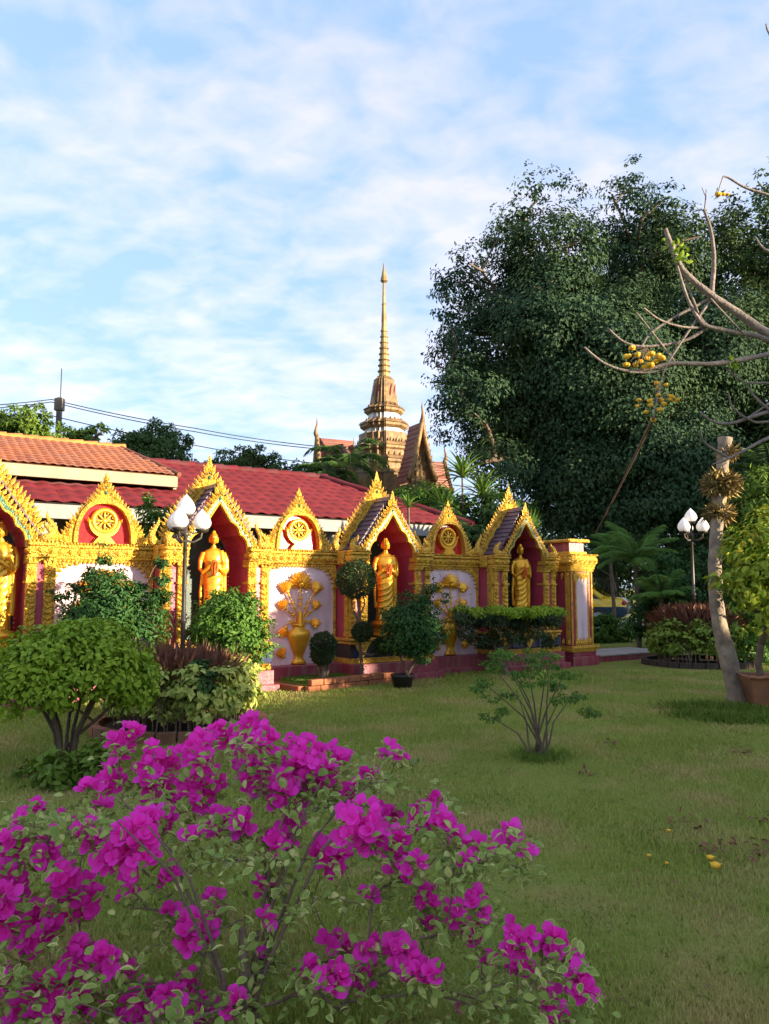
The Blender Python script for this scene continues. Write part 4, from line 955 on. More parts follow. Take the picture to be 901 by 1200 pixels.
# palms
def palm(name, label, base, top, nfr, L, leafm, feather=True, droop=.6, lw=.03, trunk_r=.08, cat='palm', group=None, ll=.35, elev=(.2, 1.3)):
    base, top = Vector(base), Vector(top); r = empty(name, base); tag(r, label, cat, group); t = top-base
    MB().tube([t*(k/6)+Vector((.03*math.sin(k), 0, 0)) for k in range(7)], [trunk_r*(1.25-.3*k/6) for k in range(7)], 9).build('trunk', M['bark'], r)
    for q in range(nfr):
        az = 2*PI*q/nfr*1.0+rnd.uniform(-.25, .25); el = elev[0]+(elev[1]-elev[0])*((q*7) % nfr)/nfr; Lf = L*rnd.uniform(.8, 1.1); n = 14
        pts = []; p = Vector(t); a = el
        for k in range(n): pts.append(Vector(p)); p = p+Vector((math.cos(az)*math.cos(a), math.sin(az)*math.cos(a), math.sin(a)))*Lf/n; a -= droop*1.9/n*(1+k/n)
        b = MB(); b.tube(pts, [.018*(1-k/n)+.004 for k in range(n)], 4, 0, cap=False)
        P = []; D = []; N = []; LL = []
        m = 24 if feather else 0
        for k in range(m):
            f = .12+.88*k/m; i = min(int(f*(n-1)), n-2); pp = pts[i].lerp(pts[i+1], f*(n-1)-i); tg = (pts[i+1]-pts[i]).normalized(); sd = tg.cross(Vector((0, 0, 1))).normalized(); upv = sd.cross(tg)
            for s in (-1, 1):
                d = tg*.6+sd*s*.9-upv*(.25*rnd.random()); P.append(pp); D.append(d); N.append(upv); LL.append(ll*math.sin(PI*min(f*.9+.1, 1))**.6*rnd.uniform(.85, 1.1)+.03)
        V, F = leaf_arrays(np.array([tuple(x) for x in P]), np.array([tuple(x) for x in D]), np.array([tuple(x) for x in N]), np.array(LL), np.array(LL)*0+lw, False, .1, .25)
        o = len(b.v); b.add([tuple(x) for x in V], [tuple(x) for x in F]); b.build('frond', M[leafm], r)
    return r
PG = 'feather palms behind the red roof'
for x, y, Y, L, lab in ((408, 545, 26, 2.1, 'dark arching palm in front of the temple, behind the roof hip'), (385, 560, 25, 1.5, 'small dark palm left of the arching palm')):
    p = at(x, y, Y); palm('palm_tree', lab, (p.x, Y, 0), p, 13, L, 'palm', group=PG, lw=.022, ll=.5, droop=.9)
def rosette(name, label, base, top, n, L, wdt, leafm, cat='plant', group=None, droop=.4, elev=(.1, 1.4), trunk_r=.03, heads=None):
    base, top = Vector(base), Vector(top); r = empty(name, base); tag(r, label, cat, group); t = top-base
    st = MB(); hs = heads or [Vector((0, 0, 0))]
    for h in hs: st.tube([Vector((0, 0, 0)), (t+h)*.5+Vector((.03, 0, 0)), t+h], [trunk_r*1.3, trunk_r, trunk_r*.8], 7)
    st.build('stem', M['bark'], r)
    for h in hs:
        for q in range(n):
            az = q*2.399; el = elev[0]+(elev[1]-elev[0])*q/n; pts = []; a = el; p = t+h; k_ = 7; Lf = L*rnd.uniform(.8, 1.1)
            b = MB(); vs = []
            for k in range(k_):
                d = Vector((math.cos(az)*math.cos(a), math.sin(az)*math.cos(a), math.sin(a))); sd = Vector((-math.sin(az), math.cos(az), 0)); nn = sd.cross(d)
                wv = wdt*math.sin(PI*(.12+.86*k/(k_-1)))**.7/2; vs += [p-sd*wv-nn*wv*.4, p, p+sd*wv-nn*wv*.4]; p = p+d*Lf/k_; a -= droop*2/k_
            fs = []
            for k in range(k_-1): fs += [(3*k, 3*k+3, 3*k+4, 3*k+1), (3*k+1, 3*k+4, 3*k+5, 3*k+2)]
            b.add(vs, fs, 0, True); b.build('leaf', M[leafm], r)
    return r
p = at(541, 560, 20); rosette('dracaena', 'spiky yellow green dracaena heads right of the temple gables', (p.x, 20, 0), p, 34, 1.05, .09, 'palmlime', heads=[Vector((0, 0, 0)), Vector((.55, .2, -.5)), Vector((-.5, .1, -.9))], droop=.5)
p = at(478, 595, 15.2); rosette('cordyline', 'bright lime spiky plant right behind the central niche gable', (p.x, 15.2, 0), p, 16, .45, .055, 'palmlime', droop=.45)
p = at(655, 560, 26); rosette('dracaena', 'dark spiky plant under the big tree, left', (p.x-2, 26, 0), p-Vector((2, 0, .8)), 20, 1.0, .09, 'palm', droop=.6)
# fan palms right behind niche D
def fan(label, base, heads, L, m, group):
    base = Vector(base); r = empty('fan_palm', base); tag(r, label, 'palm', group); st = MB()
    for hx, az, el in heads:
        h = Vector(hx)-base; st.tube([Vector((0, 0, 0)), h*.6+Vector((0, 0, .2)), h], [.03, .02, .012], 6); b = MB(); n = 15; vs = [h]; nn = Vector((math.cos(az)*math.sin(el), math.sin(az)*math.sin(el), math.cos(el)))
        d0 = Vector((math.cos(az)*math.cos(el), math.sin(az)*math.cos(el), -math.sin(el)))*-1; sd = nn.cross(d0)
        for k in range(n*2+1):
            a = -1.75+3.5*k/(n*2); rr = L*(1 if k % 2 else .62)*(.85+.15*math.cos(a)); vs.append(h+(d0*math.cos(a)+sd*math.sin(a))*rr+nn*(.04 if k % 2 else -.02))
        b.add(vs, [(0, k+1, k+2) for k in range(n*2)]); b.build('fan_leaf', M[m], r)
    st.build('stem', M['bark'], r)
FG = 'fan palms behind the end of the wall'
fan('fan palm with a bright half round leaf above the last niche', wl(5.9, 1.3), [(wl(5.75, 1.3, 2.95), 2.6, .9), (wl(6.2, 1.6, 2.6), .4, .7), (wl(6.5, 1.4, 2.75), 2.2, 1.2)], .62, 'palmlime', FG)
fan('darker fan palm behind the end pillar', wl(6.9, 1.6), [(wl(6.7, 1.6, 2.7), .2, .8), (wl(7.1, 1.8, 2.35), 1.0, .9), (wl(7.3, 1.6, 2.1), -.3, 1.0), (wl(6.9, 2.0, 2.9), 2.0, .6)], .7, 'palm', FG)
# big feather-leaved plants on the right (tree fern / cycad look)
CG = 'large feather leaved plants behind the lawn'
for x, y, Y, L, n, lm, lab in ((745, 655, 20, 1.35, 18, 'feather', 'tall feather leaved plant right of the end pillar'), (775, 700, 18.5, .9, 13, 'feather', 'lower feather leaved plant before the taxi rear'), (905, 560, 17, 1.3, 12, 'palm', 'feather leaved plant rising at the right edge'), (716, 645, 24, 1.0, 10, 'feather', 'small pale feather leaved plant left of the tall one')):
    p = at(x, y, Y); palm('feather_plant', lab, (p.x, Y, 0), p, n, L, lm, lw=.024, ll=.34, droop=.45, elev=(.1, 1.45), trunk_r=.05, cat='plant', group=CG)
for lab, lst, Y, lm, n in (('dense low dark shrub behind the end pillar', [(700, 738, 16), (725, 740, 16), (712, 728, 10)], 22, 'midleaf', 4500), ('dark shrub under the feather leaved plants', [(758, 728, 20), (778, 715, 24), (765, 700, 14), (792, 740, 20)], 19.5, 'deepleaf', 6000),
        ('dark leafy shrub behind the round red grass bed', [(800, 690, 26), (835, 690, 24), (815, 660, 18), (785, 665, 18)], 19, 'deepleaf', 6500), ('shady shrub at the far right behind the planter', [(880, 720, 40), (905, 700, 40), (870, 760, 26)], 15.5, 'midleaf', 9000),
        ('dark thicket shading the ground under the banyan tree', [(700, 650, 26), (735, 640, 30), (770, 640, 30), (810, 640, 34), (850, 640, 34), (680, 670, 20), (720, 690, 26), (780, 680, 30), (840, 690, 30), (880, 650, 34)], 27, 'bigleaf2', 22000), ('bright green shrub mass at the right edge', [(895, 570, 26), (880, 600, 30), (905, 620, 34), (912, 580, 30)], 16, 'limeleaf', 9000)):
    bl = px_blobs(lst, Y, .3); p = bl[0][0]; plant('shrub', lab, 'shrub', (p.x, Y, 0), bl, n, .11, .45, lm, 'twig', r_tip=.01, ntw=24, nsub=40)

# ============================================================= taxi
cx_ = at(722, 690, 27).x; taxi = empty('taxi', (cx_-1.75, 27.6, .22), R(180-24)); tag(taxi, 'yellow and dark blue taxi half hidden behind the end pillar', 'car')
# side outline stations: x (front +), half width, z low, belt, roof half width, roof z
sec = [(-2.25, .70, .45, .80, .66, .82), (-2.1, .80, .32, .90, .72, .97), (-1.6, .85, .25, .92, .74, 1.02), (-1.45, .86, .25, .93, .70, 1.06), (-.85, .87, .25, .93, .60, 1.42), (-.3, .87, .25, .92, .60, 1.47), (.35, .87, .25, .91, .60, 1.43),
       (1.15, .87, .25, .90, .70, .98), (1.3, .86, .25, .88, .74, .93), (2.0, .80, .30, .76, .66, .79), (2.25, .66, .42, .62, .55, .66)]
b = MB(); vs = []
for x, hw, zl, zb, rw, zr in sec:
    ring = [(x, -hw*.92, zl), (x, -hw, zl+.15), (x, -hw*1.0, zl+(zb-zl)*.62), (x, -hw*.97, zb), (x, -rw, zr-.04), (x, -rw*.8, zr), (x, rw*.8, zr), (x, rw, zr-.04), (x, hw*.97, zb), (x, hw, zl+(zb-zl)*.62), (x, hw, zl+.15), (x, hw*.92, zl)]; vs += ring
n = 12; fs = []; b.v = []
lo = MB(); hi = MB(); gl = MB(); fl_lo = []; fl_hi = []; fl_gl = []
for i in range(len(sec)-1):
    for k in range(n):
        f = [i*n+k, (i+1)*n+k, (i+1)*n+(k+1) % n, i*n+(k+1) % n]
        if k in (0, 1, 9, 10, 11): fl_lo.append(f)
        elif k in (3, 7) and 3 <= i <= 6: fl_gl.append(f)
        elif k == 5 and i in (3, 6): fl_gl.append(f)
        else: fl_hi.append(f)
fl_lo += [list(range(n)), [(len(sec)-1)*n+k for k in range(n-1, -1, -1)]]
hi.add(vs, fl_hi, 0, True)
for (xa, xb) in ((-.9, -.78), (-.32, -.24), (.33, .42)):
    for s in (-1, 1): hi.tube([(xa, s*.865, .93), ((xa+xb)/2, s*.74, 1.18), (xb, s*.60, 1.44)], .035, 6)
for s in (-1, 1): hi.tube([(-1.5, s*.82, .96), (-1.15, s*.71, 1.22), (-.85, s*.60, 1.42)], [.10, .09, .05], 6)
hi.box(-.45, -.25, -.35, .35, 1.46, 1.60, bev=.03)
body = hi.build('body', M['taxi'], taxi); lo.add(vs, fl_lo, 0, True).build('lower_body', M['taxiblue'], taxi); gl.add(vs, fl_gl, 0, True).build('windows', M['glass'], taxi)
for s in (-1, 1):
    MB().ball((-2.16, s*.66, .80), (.10, .16, .09), 8, 6).build('tail_light', M['lampred'], taxi); MB().ball((2.12, s*.58, .62), (.12, .14, .08), 8, 6).build('headlight', M['platewhite'], taxi)
    for x in (-1.35, 1.35):
        t = MB(); Mw = Matrix.Translation((x, s*.80, .31)) @ Matrix.Rotation(PI/2, 4, 'X'); t.lathe([(.20, -.09), (.29, -.095), (.315, -.05), (.315, .05), (.29, .095), (.20, .09)], seg=20, M=Mw); wh = t.build('wheel', M['tyre'], taxi); MB().lathe([(.19, -.1), (.19, .1)], seg=16, M=Mw).build('rim', M['rim'], wh)
MB().box(-2.30, -2.26, -.22, .22, .55, .68).build('number_plate', M['platewhite'], taxi)

# ============================================================= lamp posts
def lamp(label, base, H, s, rz, g):
    r = empty('street_lamp', base, rz); tag(r, label, 'street lamp', g)
    p = MB(); p.lathe([(.10*s, 0), (.10*s, .05), (.06*s, .09), (.05*s, .35), (.055*s, .38), (.035*s, .42), (.03*s, H*.45), (.045*s, H*.45+.02), (.045*s, H*.45+.05), (.03*s, H*.45+.07), (.026*s, H-.45*s), (.05*s, H-.43*s), (.05*s, H-.40*s), (.026*s, H-.38*s), (.026*s, H-.19*s)], seg=12); p.build('post', M['metal'], r)
    # globe seat heights: three low, one high
    seats = [((0, 0, H-.17*s), True)] + [((.21*s*math.cos(a), .21*s*math.sin(a), H-.36*s), False) for a in (0, 2.1, 4.2)]
    for c, topm in seats:
        a = MB()
        if not topm:
            d = Vector((c[0], c[1], 0)); a.tube([Vector((0, 0, H-.50*s)), d*.5+Vector((0, 0, H-.52*s)), d*.95+Vector((0, 0, H-.46*s)), Vector(c)-Vector((0, 0, .02*s))], [.016*s]*4, 7)
            a.tube([Vector((0, 0, H-.36*s)), d*.4+Vector((0, 0, H-.40*s)), d*.8+Vector((0, 0, H-.39*s))], .010*s, 6)
        a.lathe([(.03*s, -.03*s), (.07*s, -.02*s), (.09*s, 0), (.09*s, .018*s), (.06*s, .02*s)], c, 14); ar = a.build('arm' if not topm else 'top_holder', M['metal'], r)
        g_ = MB(); g_.lathe([(.06*s, .018*s), (.095*s, .035*s), (.118*s, .075*s), (.12*s, .11*s), (.105*s, .155*s), (.078*s, .20*s), (.045*s, .24*s), (.018*s, .268*s), (.003*s, .285*s)], c, 18); g_.build('globe', M['globe'], ar)
    return r
bc = Vector((-2.22, 8.55, 0))
LG = 'street lamps with lotus bud globes'
lamp('near street lamp with four white lotus bud globes, before the pink wall', (bc.x-.02, bc.y+.1, 0), 2.47, .86, R(20), LG)
rc = Vector((at(812, 690, 15.6).x, 15.6, 0))
lamp('far street lamp at right, white globes against the dark tree', rc, 3.02, 1.05, R(-30), LG)

# ============================================================= round beds
def ringbed(label, c, rad, hh, leafm, n, curbm, lsize, cat='flower bed', curb_h=.10, redh=.42, hedge_w=.22, gap=None, slices=28):
    r = empty('round_bed', c); tag(r, label, cat)
    MB().lathe([(rad+.10, -.03), (rad+.10, .03), (rad-.02, .04)], seg=28).build('soil', M['soil'], r)
    for k in range(slices):
        a0, a1 = 2*PI*k/slices+.012, 2*PI*(k+1)/slices-.012; ri, ro = rad+.10, rad+.20; vs = []
        for z in (-.02, curb_h+rnd.uniform(-.004, .004)):
            for rr, a in ((ri, a0), (ro, a0), (ro, (a0+a1)/2), (ro, a1), (ri, a1)): vs.append((rr*math.cos(a), rr*math.sin(a), z))
        MB().add(vs, [(4, 3, 2, 1, 0), (5, 6, 7, 8, 9), (0, 1, 6, 5), (1, 2, 7, 6), (2, 3, 8, 7), (3, 4, 9, 8), (4, 0, 5, 9)]).build('kerb_block', M[curbm], r)
    bl = []; m = int(2*PI*rad/.16)
    for k in range(m):
        a = 2*PI*k/m; bl.append((Vector((rad*.86*math.cos(a), rad*.86*math.sin(a), hh*.62+rnd.uniform(-.03, .03))), (.17, .17, hh*.40)))
    P, D, N, cs = blob_leaves(bl, n, .4, 12, lsize, .5, .1, .7)
    L = lsize*(.7+.6*rng.random(n)); leaves('ring_hedge', P, D, N, L, L*.62, M[leafm], r, True)
    b = MB()
    for k in range(90):
        a = rnd.uniform(0, 2*PI); rr = rad*rnd.uniform(.78, .92); x, y = rr*math.cos(a), rr*math.sin(a); b.tube([(x, y, 0), (x+rnd.uniform(-.05, .05), y+rnd.uniform(-.05, .05), hh*.4), (x*1.04+rnd.uniform(-.06, .06), y*1.04, hh*.85)], [.007, .006, .003], 5, cap=False)
    b.build('hedge_stems', M['twig'], r, kind='stuff')
    # red brown grass filling the middle
    k = 5500; a = rng.random(k)*2*PI; rr = rad*.62*np.sqrt(rng.random(k)); P = np.stack([rr*np.cos(a), rr*np.sin(a), np.full(k, .03+redh*.45)*(.6+.5*rng.random(k))], 1); D = rdir(k)*.5; D[:, 2] = .9
    hgt = redh*(.42+.4*rng.random(k)); leaves('red_grass', P, D, rdir(k), hgt, .009, M['redgrass'], r, False, fold=.1, droop=.35)
    return r
ringbed('round bed left of centre, yellow green hedge ring around red grass, terracotta kerb', bc, .74, .72, 'varie', 8500, 'terra', .075, redh=.70)
ringbed('round bed at right, pale green hedge ring around red grass, dark kerb', rc, .72*1.18, .88, 'hedge', 8500, 'soil', .085, redh=.95)
p = at(236, 792, 8.05); plant('young_shrub', 'small dark green shrub poking out of the yellow green hedge ring', 'shrub', (p.x, 8.05, 0), [(p, .15), (p+Vector((-.05, 0, .08)), .10), (p-Vector((0, 0, .15)), .14)], 500, .07, .5, 'deepleaf', 'twig', r_tip=.003, ntw=12, six=True)

# ============================================================= shrubs in front of the wall
bl = px_blobs([(128, 720, 42), (95, 735, 25), (165, 735, 28), (120, 690, 24), (125, 668, 12), (180, 715, 14), (100, 700, 14), (150, 695, 14), (82, 722, 14)], 9.7, .12)
p = at(130, 690, 9.7); plant('pointed_shrub', 'dark green shrub with thin upright shoots before the first wheel panel', 'shrub', (p.x, 9.7, 0), bl, 9000, .065, .42, 'deepleaf', 'twig', r_tip=.004, ntw=60, nsub=70, subr=.35, down=-.1)
bl = px_blobs([(122, 655, 6), (105, 672, 7), (143, 672, 6), (168, 690, 7), (185, 700, 8), (192, 680, 7), (85, 690, 6), (72, 700, 6), (190, 660, 6), (118, 640, 4), (198, 700, 6), (60, 690, 4)], 9.7, .15)
r_ = bpy.data.objects['pointed_shrub']; P, D, N, cs = blob_leaves([(Vector(b_[0])-r_.location, b_[1]) for b_ in bl], 1500, .5, 14, .06); L = .06*(.7+.6*rng.random(1500)); leaves('shoots', P, D, N, L, L*.42, M['deepleaf'], r_)
tubes(grow((0, 0, 0), cs[::5], .0035), 'shoot_stems', M['twig'], r_, 5)
bl = px_blobs([(270, 735, 38), (245, 745, 22), (298, 755, 22), (265, 708, 20), (290, 715, 18), (240, 720, 14), (300, 780, 12)], 10.2, .12)
p = at(275, 690, 10.2); plant('leafy_shrub', 'mid green leafy shrub hiding the statue behind the near lamp', 'shrub', (p.x, 10.2, 0), bl, 9500, .07, .45, 'midleaf', 'twig', r_tip=.004, ntw=60, nsub=70, subr=.32, down=0)
# green shrub on the wall top behind panel one
bl = [(wl(-1.95, .75, 2.55), .28), (wl(-2.2, .8, 2.75), .20), (wl(-1.8, .8, 2.2), .3), (wl(-2.1, .7, 2.3), .25)]; plant('climbing_shrub', 'shady shrub behind the wall, right of the first wheel gable', 'shrub', wl(-2, .8), bl, 2600, .075, .45, 'midleaf', 'twig', r_tip=.006, ntw=20)
# umbrella shaped tree at left
base = Vector((-2.72, 6.75, 0)); bl = []
for k in range(64):
    a = rnd.uniform(0, 2*PI); q = math.sqrt(rnd.random()); X = -2.70+.57*q*math.cos(a); Y = 6.75+.54*q*math.sin(a); Z = .60+.52*math.sqrt(max(0, 1-q*q*.95)); bl.append((Vector((X, Y, Z)), (.13, .13, .10)))
for k in range(30):
    a = 2*PI*k/30; bl.append((Vector((-2.72+.58*math.cos(a), 6.75+.54*math.sin(a), rnd.uniform(.58, .82))), (.11, .11, .12)))
rt = plant('umbrella_tree', 'low umbrella shaped tree with bright green rounded crown at the left', 'tree', base, bl, 14000, .052, .7, 'roundleaf', 'bark', r_tip=.0030, rpow=.40, ntw=120, stem='trunk', nsub=9, subr=.9, parts=300, down=.1, bias=.25, up=.15, flat=.8)
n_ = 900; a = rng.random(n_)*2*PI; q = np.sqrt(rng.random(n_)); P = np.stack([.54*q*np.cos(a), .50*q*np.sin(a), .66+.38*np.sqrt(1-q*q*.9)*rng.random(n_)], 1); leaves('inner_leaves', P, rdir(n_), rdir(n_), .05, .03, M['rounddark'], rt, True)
bs = MB()
for k in range(11):
    a = rnd.uniform(0, 2*PI); e = Vector((.44*math.cos(a), .40*math.sin(a), .66)); bs.tube([Vector((.05*math.cos(a), .05*math.sin(a), -.02)), Vector((.10*math.cos(a), .10*math.sin(a), .28)), Vector((.24*math.cos(a), .22*math.sin(a), .55)), e, e+Vector((.1*math.cos(a), .1*math.sin(a), .15))], [.018, .016, .013, .009, .005], 7)
bs.build('stems', M['bark'], rt)
# weeds round its foot
bl = px_blobs([(75, 905, 30), (40, 920, 26), (110, 905, 24), (100, 930, 24), (60, 940, 26), (130, 945, 18), (120, 880, 16)], 6.2, .2)
p = gnd(80, 945); plant('leafy_weeds', 'bright green leafy weeds around the foot of the umbrella tree', 'plant', (p.x, 6.1, 0), bl, 1500, .075, .5, 'limeleaf', 'twig', r_tip=.002, ntw=20, six=True, up=.6, down=-.3)
# topiary with three balls and single ball, in the brick bed
def topiary(label, basep, balls, stems, n, bend=.03, name='topiary'):
    r = empty(name, basep); tag(r, label, 'topiary', None); b = MB()
    for pts, rd in stems: b.tube([Vector(q)-Vector(basep) for q in pts], rd, 7)
    b.build('stem', M['bark'], r)
    for c, rad in balls:
        c = Vector(c)-Vector(basep); m = int(n*(rad/.3)**2)+600; d = rdir(m); bumps = 1+.05*np.sin(d[:, 0:1]*7+c.x*5)*np.sin(d[:, 2:3]*8)+.04*rng.normal(size=(m, 1)); P = np.array(c)+d*rad*bumps*(1-.14*rng.random((m, 1)))*np.array([1, 1, .94])
        P = np.concatenate([P, np.array(c)+rdir(m//3)*rad*rng.random((m//3, 1))**.4*.8]); D = np.concatenate([unit(d+rdir(m)*.7), rdir(m//3)]); L = .035*(.7+.6*rng.random(len(P))); leaves('leaf_ball', P, D, rdir(len(P)), L, L*.55, M['topiary'], r)
    return r
YB = 12.35; q = lambda x, y, Y=YB: at(x, y, Y)
bb = Vector((q(424, 690).x, YB, 0))
topiary('three tier topiary of dark leaf balls in front of the central statue', bb, [(q(418, 679), .31), (q(425, 740), .155), (q(447, 757), .14)],
        [([bb, q(424, 775), q(421, 745), q(421, 715), q(418, 690)], [.035, .03, .024, .022, .02]), ([q(423, 765), q(436, 768), q(446, 758)], [.022, .018, .014]), ([q(421, 730), q(413, 712), q(412, 695)], [.015, .013, .01]), ([q(421, 725), q(428, 708), q(426, 695)], [.014, .012, .01])], 3400)
bb = Vector((q(379, 690, 11.9).x, 11.9, 0)); topiary('single ball topiary standing left in the brick edged bed', bb, [(q(379, 755, 11.9), .19), (q(379, 766, 11.9), .17)], [([bb, q(380, 785, 11.9), q(379, 760, 11.9)], [.05, .045, .03]), ([bb, q(374, 785, 11.9), q(372, 765, 11.9)], [.03, .025, .015]), ([bb, q(385, 785, 11.9), q(388, 765, 11.9)], [.03, .025, .015])], 3800)
# pine-like round bush in a black pot
bp_ = Vector((.36, 12.0, 0)); pb = lambda x, y: at(x, y, 12.0)
bl = [(pb(480, 735), .38), (pb(465, 745), .25), (pb(500, 740), .28), (pb(482, 705), .22), (pb(458, 715), .16), (pb(505, 715), .15), (pb(490, 760), .22)]
plant('round_bush', 'round dark green bush on a crooked stem in a black pot', 'shrub', bp_, bl, 9500, .062, .4, 'deepleaf', 'bark', r_tip=.005, ntw=40, nsub=60, start=[bp_+Vector((-.02, 0, .18)), bp_+Vector((.10, 0, .40))], down=.2)
bl = px_blobs([(502, 690, 7), (498, 700, 8), (510, 675, 4), (512, 685, 5), (520, 700, 6), (548, 700, 3)], 12.0); r_ = bpy.data.objects['round_bush']
P, D, N, cs = blob_leaves([(Vector(b_[0])-r_.location, b_[1]) for b_ in bl], 500, .5, 14, .06); leaves('shoots', P, D, N, .06, .022, M['deepleaf'], r_); tubes(grow(tuple(pb(485, 720)-bp_), cs[::3], .003), 'shoot_stems', M['twig'], r_, 5)
pp = Vector((.27, 11.95, 0)); MB().lathe([(.13, 0), (.17, .16), (.185, .17), (.185, .20), (.165, .20), (.15, .15)], seg=18).build('plant_pot', M['rubber'], None, label='black plastic pot under the crooked round bush', cat='pot').location = pp
# brick edged bed
b0, b1 = gnd(362, 811), gnd(461, 800); bed = empty('brick_bed', b0); tag(bed, 'low bed edged with orange bricks in front of the central niche', 'flower bed')
dv_ = (b1-b0); Lb = dv_.length; ang = math.atan2(dv_.y, dv_.x)
bm_ = MB().box(0, .225, 0, .10, 0, .085, bev=.008).mesh('brick'); bm_.materials.append(M['brick'])
nb_ = int(Lb/.235)
for row in range(2):
    for k in range(nb_):
        if row == 1 and k % 4 == 3: pass
        c = dv_.normalized()*(k*.235+(.06 if row else 0)); inst('brick', bm_, bed, (c.x+rnd.uniform(-.006, .006), c.y+rnd.uniform(-.008, .008), -.01+row*.09), (0, 0, ang+rnd.uniform(-.03, .03)), (1, 1, rnd.uniform(.95, 1.0)))
for e, k0 in ((b0, 4), (b1, 3)):
    for k in range(k0): c = (e-b0)+Vector((-math.sin(ang), math.cos(ang), 0))*(.12+k*.235); inst('brick', bm_, bed, (c.x, c.y, -.01), (0, 0, ang+PI/2))
MB(M=Matrix.Rotation(ang, 4, 'Z')).box(.02, Lb-.02, .11, .85, -.02, .09).build('bed_soil', M['tuft'], bed)
k = 5000; P = np.stack([rng.random(k)*(Lb-.1)+.05, .12+rng.random(k)*.72, np.full(k, .085)], 1); rz = np.array(Matrix.Rotation(ang, 3, 'Z')); P = P @ rz.T; D = rdir(k)*.5; D[:, 2] = 1; leaves('bed_grass', P, D, rdir(k), .05+.03*rng.random(k), .008, M['tuft'], bed)
# small ground plant left of the brick bed
bl = [(gnd(345, 800)+Vector((k*.12-.2, .05, .05)), .08) for k in range(5)]; plant('creeper', 'small dark creeping plant at the left end of the brick bed', 'plant', gnd(348, 803), bl, 500, .05, .5, 'deepleaf', 'twig', r_tip=.002, ntw=8)
# flat topped hedge tree in front of niche D
YH = 13.6; bl = []
for x in range(540, 650, 9): bl.append((at(x, 724+rnd.uniform(-3, 3), YH+rnd.uniform(-.45, .45)), (.17, .3, .13)))
for x in range(545, 652, 14): bl.append((at(x, 745+rnd.uniform(-6, 6), YH+rnd.uniform(-.3, .3)), (.15, .25, .12)))
p = at(592, 690, YH); fh = plant('flat_topped_shrub', 'flat topped clipped shrub with yellow green top before the last niche', 'shrub', (p.x, YH, 0), bl, 8000, .055, .5, 'topiary', 'twig', r_tip=.006, ntw=70, nsub=24, subr=.5, bias=.3)
bl2 = [(at(x, 717+rnd.uniform(-2, 2), YH+rnd.uniform(-.5, .5)), (.15, .3, .05)) for x in range(538, 652, 7)]
P, D, N, cs = blob_leaves([(Vector(b_[0])-fh.location, b_[1]) for b_ in bl2], 5200, .6, 12, .05, down=-.3); L = .055*(.7+.6*rng.random(len(P))); leaves('top_growth', P, D, N, L, L*.5, M['roundleaf'], fh)
# sparse plant on the lawn
base = gnd(632, 889); YS = base.y; tg = []
for x, y in ((566, 800), (575, 778), (590, 765), (600, 790), (615, 772), (625, 765), (640, 780), (650, 800), (660, 790), (585, 815), (605, 812), (560, 825), (575, 840), (590, 835), (655, 820), (685, 835), (670, 815), (630, 790), (645, 768), (620, 800)):
    tg.append(at(x, y, YS+rnd.uniform(-.35, .35))-base)
sp = empty('sparse_shrub', base); tag(sp, 'thin many stemmed shrub with sparse leaves alone on the lawn', 'shrub')
roots = []
for k, t in enumerate(tg):
    t = Vector(t); a = 2*PI*k/len(tg); b0_ = Vector((.07*math.cos(a), .05*math.sin(a), -.02)); m_ = b0_.lerp(t, .5)+Vector((-t.x*.12, 0, .05)); roots.append(([b0_, b0_.lerp(m_, .5)+Vector((rnd.uniform(-.01, .01), 0, 0)), m_, m_.lerp(t, .6), t], [.011, .010, .0075, .005, .002]))
tubes(roots[::2]+roots[1:4:2], 'stem', M['bark'], sp, 6)
lb = [(Vector(t), (.12, .12, .022)) for t in tg[:9]+tg[12:]]+[(Vector(t)+Vector((rnd.uniform(-.1, .1), rnd.uniform(-.1, .1), -.03)), (.09, .09, .03)) for t in tg[:11]]
P, D, N, cs = blob_leaves(lb, 3200, .5, 8, .05); L = .030*(.7+.6*rng.random(len(P))); leaves('foliage', P, D, N, L, L*.5, M['midleaf'], sp, True)
P = np.array([[rnd.gauss(0, .12), rnd.gauss(0, .1), .0] for _ in range(500)]); D = rdir(500); D[:, 2] = 1; leaves('foot_grass', P, D, rdir(500), .09, .009, M['tuft'], sp)

# ============================================================= right foreground: cut trunk, planter, sunny shrub
YK = 10.4; base = gnd(864, 822); ct = empty('cut_trunk', (base.x, YK, 0)); tag(ct, 'pale leaning cut off tree trunk tied with dry moss', 'tree trunk')
pts = [at(x, y, YK)-ct.location for x, y in ((864, 826), (860, 800), (851, 765), (843, 735), (838, 700), (837, 660), (839, 620), (843, 580), (846, 545), (849, 513))]
rad = [.125, .12, .115, .10, .09, .088, .085, .088, .083, .083]
b = MB(); vs_n = 14; pts2 = []; rad2 = []
for i in range(len(pts)-1):
    for k in range(3): t = k/3; pts2.append(pts[i].lerp(pts[i+1], t)); rad2.append((rad[i]*(1-t)+rad[i+1]*t)*(1+.05*math.sin(i*3+k*2.1)))
pts2.append(pts[-1]); rad2.append(.10); b.tube(pts2, rad2, vs_n); b.tube([pts[1]+Vector((.0, 0, 0)), pts[1]+Vector((.10, -.02, -.16)), pts[1]+Vector((.13, -.03, -.32))], [.09, .075, .08], 9)
b.build('trunk', M['palebark'], ct)
for (x, y, rr, n_) in ((845, 567, .22, 2600), (842, 600, .15, 900), (852, 530, .10, 400)):
    c = np.array(at(x, y, YK)-ct.location); d = rdir(n_); P = c+d*rr*np.array([1, .9, .62])*(.55+.45*rng.random((n_, 1))); leaves('moss_bundle', P, unit(d*.5+rdir(n_)*1.3+[0, 0, -.5]), rdir(n_), .11*(.5+rng.random(n_)), .006, M['moss'], ct, False, fold=.1, droop=.4)
b = MB(); c = at(843, 602, YK)-ct.location
